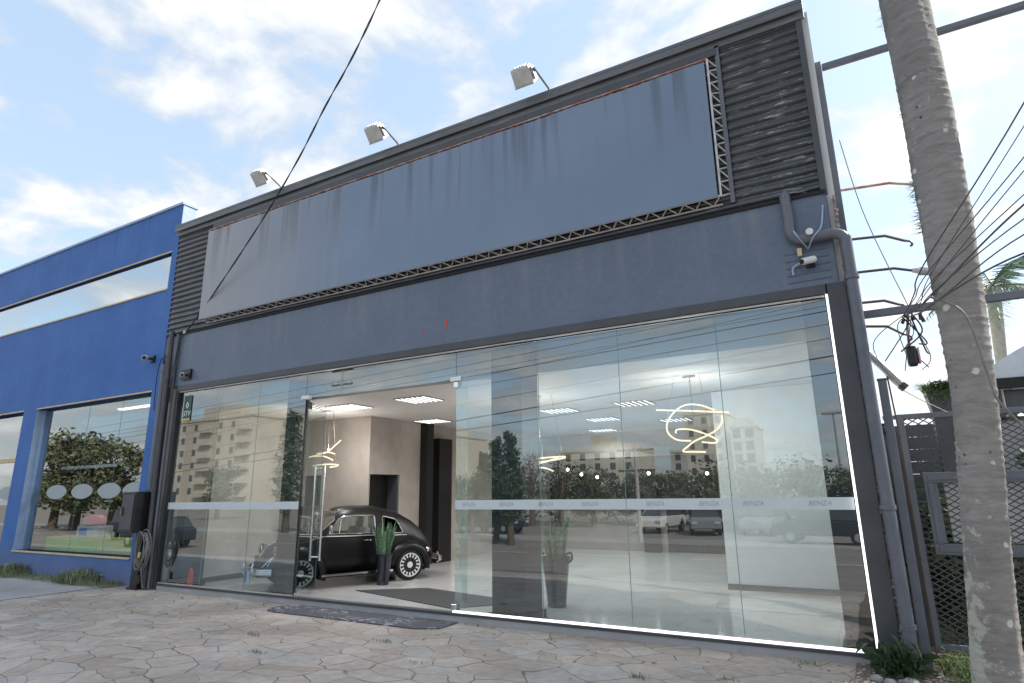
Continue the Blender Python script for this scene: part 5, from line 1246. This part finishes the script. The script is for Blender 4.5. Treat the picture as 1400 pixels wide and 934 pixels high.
for _ in range(260):
    x = random.uniform(10.14, 10.85); y = random.uniform(-.75, .0); r = random.uniform(.006, .02); m.lathe([(.001, -r*.5), (r, 0), (.001, r*.6)], (x, y, soilz(x, y)+r*.2), n=6)
g = m.build('gravel', 'stone', fixn=False); tag(g, 'loose gravel and rubble on the soil by the right corner', 'gravel'); structure(g, 'stuff')

# planter on a dark pillar behind the gate
T = thing('pillar', (11.2, 1.6, .1), 'dark pillar behind the gate carrying a planter of greenery', 'pillar')
MB().box(11.12, 11.34, 1.5, 1.72, .05, 2.14).build('shaft', 'darkmetal', T, bevel=.01)
T = thing('planter', (11.22, 1.6, 2.14), 'square dark planter with bushy green grass on top of the pillar', 'planter')
m = MB(); m.add([(11.12, 1.5, 2.142), (11.34, 1.5, 2.142), (11.34, 1.72, 2.142), (11.12, 1.72, 2.142), (11.08, 1.46, 2.38), (11.40, 1.46, 2.38), (11.40, 1.76, 2.38), (11.08, 1.76, 2.38)], [(0,3,2,1),(4,5,6,7),(0,1,5,4),(1,2,6,5),(2,3,7,6),(3,0,4,7)]); m.build('box', 'darkmetal', T, bevel=.006)
m = grass_mb(700, lambda: (11.24+random.uniform(-.15, .15), 1.61+random.uniform(-.14, .14), 2.36, 1), (.06, .16), .006, .13)
m.v += []; leafblob(m, (11.24, 1.50, 2.34), (.17, .08, .14), 260, .03); m.build('foliage', 'leaf', T, fixn=False)

# shed with a rounded pale roof, further back on the right
T = thing('shed', (13.2, 4.4, 1), 'grey shed with a pale rounded roof behind the fence at the right edge', 'shed')
m = MB(); pr = []
for i in range(15):
    a = PI*(1-i/14)*.5; pr.append((12.05+1.9*(1-math.sin(a)) if False else 11.98+2.0*(i/14), 2.86+.75*math.sin(PI*.5*(i/14))**.8))
pr += [(13.98, 2.80), (11.98, 2.80)]
m.prism(pr, 4.0, 6.5); m.build('roof', 'tarp', T, smooth=40)
MB().box(11.9, 14.0, 3.93, 4.02, 2.66, 2.795).build('roof_beam', 'blackmatt', T)
MB().box(11.96, 12.16, 4.05, 4.2, 2.28, 2.655).build('wall_post', 'darkmetal', T)
w_ = MB().box(12.2, 13.9, 4.15, 4.2, 2.34, 2.655).build('window', 'windowdark', T)
MB().box(12.9, 12.95, 4.10, 4.145, 2.34, 2.655).build('window_bar', 'darkmetal', w_)
MB().box(11.95, 14.0, 3.98, 4.12, 2.24, 2.275).build('sill', 'blackmatt', T)
MB().box(11.3, 14.0, 4.02, 6.4, .8, 2.235).build('wall', 'greyhull', T)
T = thing('retaining_wall', (12, 3.6, .6), 'mossy grey retaining wall on the bank behind the mesh gate', 'wall')
MB().box(10.6, 14.2, 3.5, 3.7, .3, 1.45).build('masonry', 'brick', T, bevel=.02)
T = thing('slatted_fence', (11.2, 3.0, .5), 'dark slatted panel standing behind the mesh gate, left of the palm trunk', 'fence panel')
fp = MB()
for k in range(11): fp.box(10.66, 11.75, 2.98+.012*(k % 2), 3.02+.012*(k % 2), .45+.155*k, .45+.155*k+.15)
fp.build('slats', 'darkmetal', T)
MB().box(10.65, 10.71, 3.04, 3.10, .3, 2.2).build('panel_post', 'blackmatt', T)
T = thing('garden_wall', (10.72, 5, 0), 'dark boundary wall running back beside the showroom behind the gate', 'wall')
MB().box(10.56, 10.62, .8, 11, -.1, 1.9).build('masonry', 'darkmetal', T)
MB().box(10.54, 10.64, .78, 11, 1.902, 1.95).build('coping', 'blackmatt', T)

# tufts of grass in the paving joints
tf = [(9.23, -1.0), (8.6, -1.25), (7.55, -.95), (10.0, -.75), (5.1, -2.1), (4.4, -1.6), (6.7, -1.7), (8.05, -.55), (9.75, -.2), (3.0, -1.9), (2.3, -1.3), (5.9, -1.2)]
TL = ['grass tuft in the paving under the right end of the glass', 'grass tuft in a joint, lower right of the pavement', 'grass tuft in a paving joint right of centre', 'grass tuft near the right end of the paving, before the soil', 'grass tuft in the lower left paving', 'grass tuft left of centre in the paving below the mat', 'grass tuft in the paving below the big column', 'small grass tuft close to the sill, right of centre', 'small grass tuft against the sill near the right corner', 'grass tuft near the bottom left of the paving', 'grass tuft in the paving before the left glass', 'small grass tuft below the right end of the doormat']
for i, (x, y) in enumerate(tf):
    k = .5+.5*random.random()
    m = grass_mb(int(34*k)+8, lambda: (x+random.gauss(0, .05), y+random.gauss(0, .02), -.101, k*.7), (.03, .08), .003, .05)
    tag(m.build('grass_tuft', 'grass', fixn=False, origin=(x, y, -.1)), TL[i], 'grass tuft', 'grass tufts in the paving joints')

random.seed(77); m = MB()
for _ in range(150):
    x = random.uniform(-1, 10); y = -.12-abs(random.gauss(0, .5)) if random.random() < .6 else random.uniform(-5, -.1)
    l = random.uniform(.010, .032); a = random.uniform(0, 6.28); u = Vector((math.cos(a), math.sin(a), random.uniform(-.1, .3)))*l; v = Vector((-math.sin(a), math.cos(a), random.uniform(0, .3)))*l*.45; p = Vector((x, y, gz(x, y)+.008))
    m.add([p-u, p+v, p+u, p-v], [(0, 1, 2, 3)])
g = m.build('leaf_litter', mat('dry_leaf', (.22, .15, .08), .8, var=.5, nscale=3), fixn=False); tag(g, 'small dry leaves and bits of litter scattered over the stone paving', 'litter'); structure(g, 'stuff')

# ------------------------------------------------------------------ across the street (seen mirrored in the glass)
def building(name, x0, x1, y0, y1, z1, m, cols, rows, label, top=None, win=(1.1, 1.3), base=-1.0, skip=0):
    T = thing(name, ((x0+x1)/2, y1, base), label, 'building')
    MB().box(x0, x1, y0, y1, base, z1).build('wall', m, T)
    MB().box(x0-.2, x1+.2, y0-.2, y1+.2, z1+.002, z1+.5).build('parapet', m, T)
    for (a, b_, h) in (top or []): MB().box(x0+(x1-x0)*a, x0+(x1-x0)*b_, y0+1, y1-1.5, z1+.502, z1+.5+h).build('roof_block', m, T)
    wx = (x1-x0)/cols; wz = (z1-base-2.5)/rows
    for r in range(rows):
        for c in range(cols):
            if skip and (c+1) % skip == 0: continue
            cx = x0+wx*(c+.5); cz = base+2.5+wz*(r+.5)
            o = MB().box(cx-win[0]/2, cx+win[0]/2, y1+.003, y1+.05, cz-win[1]/2, cz+win[1]/2).build('window', 'windowdark', T)
    if skip:
        for c in range(skip-1, cols, skip):
            for r in range(rows):
                cx = x0+wx*(c+.5); cz = base+2.5+wz*r
                MB().box(cx-wx*.45, cx+wx*.45, y1+.004, y1+.9, cz, cz+.9).build('balcony', m, T)
    return T
building('apartment_block', -122, -97, -96, -76, 17.6, 'beige', 6, 6, 'big beige apartment block across the street, mirrored in the left glass', [(.25, .75, 2.6)], skip=3)
building('apartment_block', -70, -62, -110, -96, 13.0, 'cream', 3, 6, 'narrow cream apartment block right of the big beige one, mirrored at the left', [(.3, .6, 2)])
building('apartment_block', -44, -28, -122, -110, 9.4, 'cream', 5, 4, 'low cream block with a stepped roof on the mirrored skyline, middle', [(.38, .52, 3.0), (.65, .95, 1.0)])
building('apartment_block', -24, -15, -132, -120, 9.2, 'greybuild', 3, 4, 'grey block with a rooftop turret on the mirrored skyline', [(.35, .6, 3.2)])
building('apartment_block', -6.5, -3.0, -98, -90, 10.6, 'greybuild', 2, 5, 'pale tower mirrored just right of the large pendant lamp', [(.1, .7, 1.0)], skip=0)
building('apartment_block', -13.8, -7.6, -100, -92, 13.2, 'cream', 3, 6, 'plain cream tower mirrored directly behind the large pendant lamp', [(.3, .7, .8)], win=(.7, 1.0))
building('warehouse', -20, -4, -62, -50, 1.6, 'greybuild', 5, 1, 'long low grey warehouse across the street behind the parked cars', win=(1.4, .8))
building('white_house', 7.4, 13.5, -50, -44, 1.7, 'carwhite', 4, 1, 'small white house with dark windows across the street, mirrored at right', win=(.5, 1.1))
random.seed(11)
TREES = []
def tree_proto(kind):
    T = thing('tree', (0, 0, 0), 'x', 'tree', 'trees across the street')
    m = MB(); m.tube([(0, 0, -.2), (.05, 0, 1.2), (-.05, .05, 2.3)], [.20, .15, .09], 8)
    for k in range(6):
        a = k*1.05; m.tube([(0, 0, 1.4+.15*k), (.7*math.cos(a), .7*math.sin(a), 2.4+.2*k)], [.07, .025], 6)
    m.build('trunk', 'bark', T, smooth=60)
    m = MB()
    if kind == 'round':
        for k in range(17):
            a = random.uniform(0, 6.28); r = random.uniform(.1, 1.25); leafblob(m, (r*math.cos(a), r*math.sin(a), random.uniform(1.0, 3.9)-.35*r), (.66, .66, .5), 210, .12)
        m.build('crown', 'leaf_olive', T, fixn=False)
    elif kind == 'tall':
        for k in range(22):
            z = 1.3+k*.2; r = .75*(1-abs(k-7)/20); a = k*2.4; leafblob(m, (r*.5*math.cos(a), r*.5*math.sin(a), z), (r*.7+.12, r*.7+.12, .36), 150, .10)
        m.build('crown', 'leaf_dark', T, fixn=False)
    else:     # thin and bare
        for k in range(26):
            a = random.uniform(0, 6.28); e = random.uniform(.6, 1.4); b0 = Vector((0, 0, random.uniform(1.2, 2.3))); d = Vector((math.cos(a)*math.cos(e), math.sin(a)*math.cos(e), math.sin(e))); m.tube([b0, b0+d*.8, b0+d*1.9+Vector((0, 0, .2))], [.03, .018, .006], 4)
            leafblob(m, b0+d*1.5, (.4, .4, .4), 26, .06)
        m.build('crown', 'bark', T, fixn=False)
    return T
protos = {k: tree_proto(k) for k in ('round', 'tall', 'bare')}
TP = [('round', -45.0, -20.0, 2.05, 'widest round olive tree across the street, filling the blue shop window'), ('round', -50.5, -21, 1.9, 'round olive tree behind the widest one, mirrored at far left'), ('round', -40.6, -20.5, 1.75, 'smaller round tree beside the widest one, mirrored in the blue shop window'),
      ('tall', -22.6, -22, 1.38, 'tall dark tree mirrored in the glass left of the doorway'), ('tall', -28.5, -30, 1.2, 'dark tree just behind the tall one mirrored left of the doorway'), ('round', -55, -40, 1.55, 'dim round tree mirrored low in the left glass under the beige block'),
      ('tall', -4.7, -20, .93, 'dense dark tree mirrored over the big column'), ('tall', -5.9, -20.6, .90, 'dark tree mirrored at the left edge of the big column'), ('round', -11.5, -27, .95, 'round tree mirrored right of the doorway'), ('bare', -12.0, -36, 1.35, 'bare twiggy tree mirrored right of the big column'), ('bare', -9.6, -36, 1.25, 'taller bare twiggy tree mirrored between column and skyline'),
      ('round', -7.0, -36, 1.05, 'round tree in the mirrored tree line below the stepped cream block'), ('round', -4.2, -38, 1.0, 'round tree in the mirrored tree line, middle'), ('round', -1.4, -37, .98, 'round tree in the mirrored tree line below the large pendant'), ('round', 1.4, -38, 1.0, 'round tree in the mirrored tree line before the pale tower'), ('round', 4.2, -37, 1.0, 'round tree in the mirrored tree line right of the pale tower'), ('round', 7.0, -38, 1.02, 'round tree at the right end of the mirrored tree line'), ('round', 9.8, -38, 1.0, 'round tree beyond the right end of the mirrored tree line'),
      ('tall', -17.0, -37, 1.0, 'dark pointed tree at the left end of the mirrored tree line, right of the doorway')]
used = set()
for kd, x, y, s, lab in TP:
    t = protos[kd] if kd not in used else copy_tree(protos[kd]); used.add(kd)
    t.location = (x, y, gz(x, y)); t.scale = (s, s, s); t.rotation_euler = (0, 0, random.uniform(0, 6)); t['label'] = lab
# parked cars
CLAB_ = []
def simple_car(paint, label, van=False):
    T = thing('parked_car', (0, 0, 0), label, 'car', 'cars parked across the street')
    h = 1.75 if van else 1.45
    lo = [(-2.1, .35), (-2.1, .85), (-2.0, .95), (2.0 if van else 1.15, .98), (2.05, .80), (2.1, .35)]
    hi = [(-1.95, .95), (-1.6 if not van else -1.9, h), (.55 if not van else 1.0, h), (1.25 if not van else 1.7, .97)]
    m = MB(); m.prism(lo, -.82, .82); m.build('body', paint, T, bevel=.08)
    m = MB(); n = len(hi)
    m.add([(x, -.76 if z < 1 else -.62, z) for x, z in hi]+[(x, .76 if z < 1 else .62, z) for x, z in hi], [tuple(range(n)), tuple(range(2*n-1, n-1, -1))]+[(i, i+n, (i+1) % n+n, (i+1) % n) for i in range(n)])
    m.build('cabin_glass', 'windowdark', T, bevel=.05)
    m = MB(); m.box(hi[1][0]+.05, hi[2][0]-.02, -.60, .60, h+.002, h+.03); m.build('roof', paint, T, bevel=.02)
    for x in (-1.3, 1.3):
        for y in (-.74, .74):
            wv = MB().lathe([(.18, -.10), (.31, -.09), (.31, .09), (.18, .10)], (x, y, .31), 'y', 18).build('wheel', 'rubber', T, smooth=40)
            MB().lathe([(.001, -.105), (.17, -.10), (.17, .10), (.001, .105)], (x, y, .31), 'y', 14).build('rim', 'galv', wv, smooth=40)
    for y in (-.6, .6): MB().box(2.08, 2.12, y-.14, y+.14, .62, .76).build('headlight', 'lens', T)
    return T
for paint, x, y, rz, van, lab in (('carsilver', 1.9, -31, 75, True, 'silver van parked across the street, mirrored right of the snake plant'), ('carsilver', 5.2, -31.5, 100, False, 'silver hatchback mirrored next to the silver van'), ('carsilver', 7.2, -33, 85, True, 'second silver van in the mirrored row of parked cars'), ('carwhite', -.9, -32, 95, False, 'white car mirrored just left of the silver van'), ('carwhite', 10.0, -36, 80, False, 'white car mirrored before the low white house'), ('cardark', 3.2, -34.5, 90, False, 'dark car parked behind the silver hatchback in the mirrored row'), ('cardark', 8.6, -24, 185, False, 'dark blue car driving past, mirrored low at right'), ('cardark', -10.5, -28.0, 5, False, 'dark car mirrored at the doorway right edge'), ('cardark', -21, -12.5, 178, False, 'dark car on the road mirrored in the blue shop window'), ('cardark', -28.0, -15.5, 2, True, 'dark van on the road mirrored in the blue shop window')):
    t = simple_car(paint, lab, van); t.location = (x, y, gz(x, y)+(.13 if -24.6 < y < -21.5 else 0)); t.rotation_euler = (0, 0, rad(rz))
# utility poles, wires and street lamp
def upole(x, y, h, lab):
    T = thing('utility_pole', (x, y, gz(x, y)), lab, 'utility pole', 'utility poles across the street')
    MB().tube([(x, y, gz(x, y)-.2), (x, y, h)], [.11, .075], 10).build('shaft', 'greybuild', T, smooth=60)
    for k, z in enumerate((h-.15, h-1.1)):
        c = MB().box(x-.9, x+.9, y-.05, y+.05, z, z+.1).build('crossarm', 'bark', T)
        im = MB()
        for q in (-.8, -.3, .3, .8): im.lathe([(.02, 0), (.05, .03), (.03, .1), (.045, .13), (.001, .17)], (x+q, y, z+.102), n=8)
        im.build('insulators', 'galv', c)
    return T
upole(-18.3, -22.0, 9.4, 'utility pole with two crossarms mirrored above the doorway')
upole(1.0, -22.0, 3.4, 'utility pole mirrored at the large pendant lamp')
upole(27, -21, 9.6, 'utility pole beyond the right end of the street')
WIRES = [((-36.98, -14.5, 4.8), (24.83, -10.3, 6.58)), ((-37.32, -14.7, 4.42), (24.87, -10.5, 6.28)), ((-35.86, -14.9, 2.46), (24.12, -10.7, 5.78)), ((-36.58, -14.5, 3.57), (25.29, -10.3, 7.43)), ((-36.33, -14.7, 5.36), (22.09, -10.5, 6.96)), ((-37.77, -14.9, 3.14), (28.3, -10.7, 6.46)), ((-34.24, -14.5, 5.86), (16.45, -10.3, 6.88)), ((-36.56, -14.7, 2.11), (27.93, -10.5, 5.5)), ((-38.82, -14.9, 5.13), (28.87, -10.7, 6.98))]
WLAB = ['second highest left end', 'third highest left end', 'thick one ending low at the right', 'thin steep one', 'topmost left end', 'thin one below the middle', 'short steep topmost', 'lowest of all', 'long thin one near the top']
for i, (a, b_) in enumerate(WIRES):
    A_, B_ = Vector(a), Vector(b_); pts = [A_.lerp(B_, t/24)+Vector((0, 0, -.9*(t/24)*(1-t/24))) for t in range(25)]
    tag(MB().tube(pts, (.014, .010, .022, .008, .010, .009, .008, .016, .008)[i], 5).build('power_line', 'linecable', smooth=60, origin=A_), 'street power line mirrored across the glass, the '+WLAB[i], 'power line', 'power lines along the street')
m = MB(); random.seed(31)
for k in range(90):
    x = -34+k*.62+random.uniform(-.4, .4); h = 4.3+.45*math.sin(k*.7)+.4*math.sin(k*.23)+random.uniform(-.3, .3); leafblob(m, (x, -41+random.uniform(-1.2, 1.2), -.9+h*.5), (1.0, .8, h*.52), 190, .20)
g = m.build('far_shrubbery', 'leaf_dark', fixn=False); tag(g, 'dense olive belt of trees and shrubs closing the mirrored view across the street', 'trees'); structure(g, 'stuff')
T = thing('street_lamp', (9.3, -40, -1), 'tall street lamp mirrored in the right glass beside the pale tower', 'street lamp')
MB().tube([(9.0, -40, -1), (9.0, -40, 6.3)], [.12, .07], 10).build('post', 'galv', T, smooth=60)
MB().box(8.3, 9.7, -40.15, -39.85, 6.3, 6.5).build('lamp_head', 'galv', T, bevel=.04)
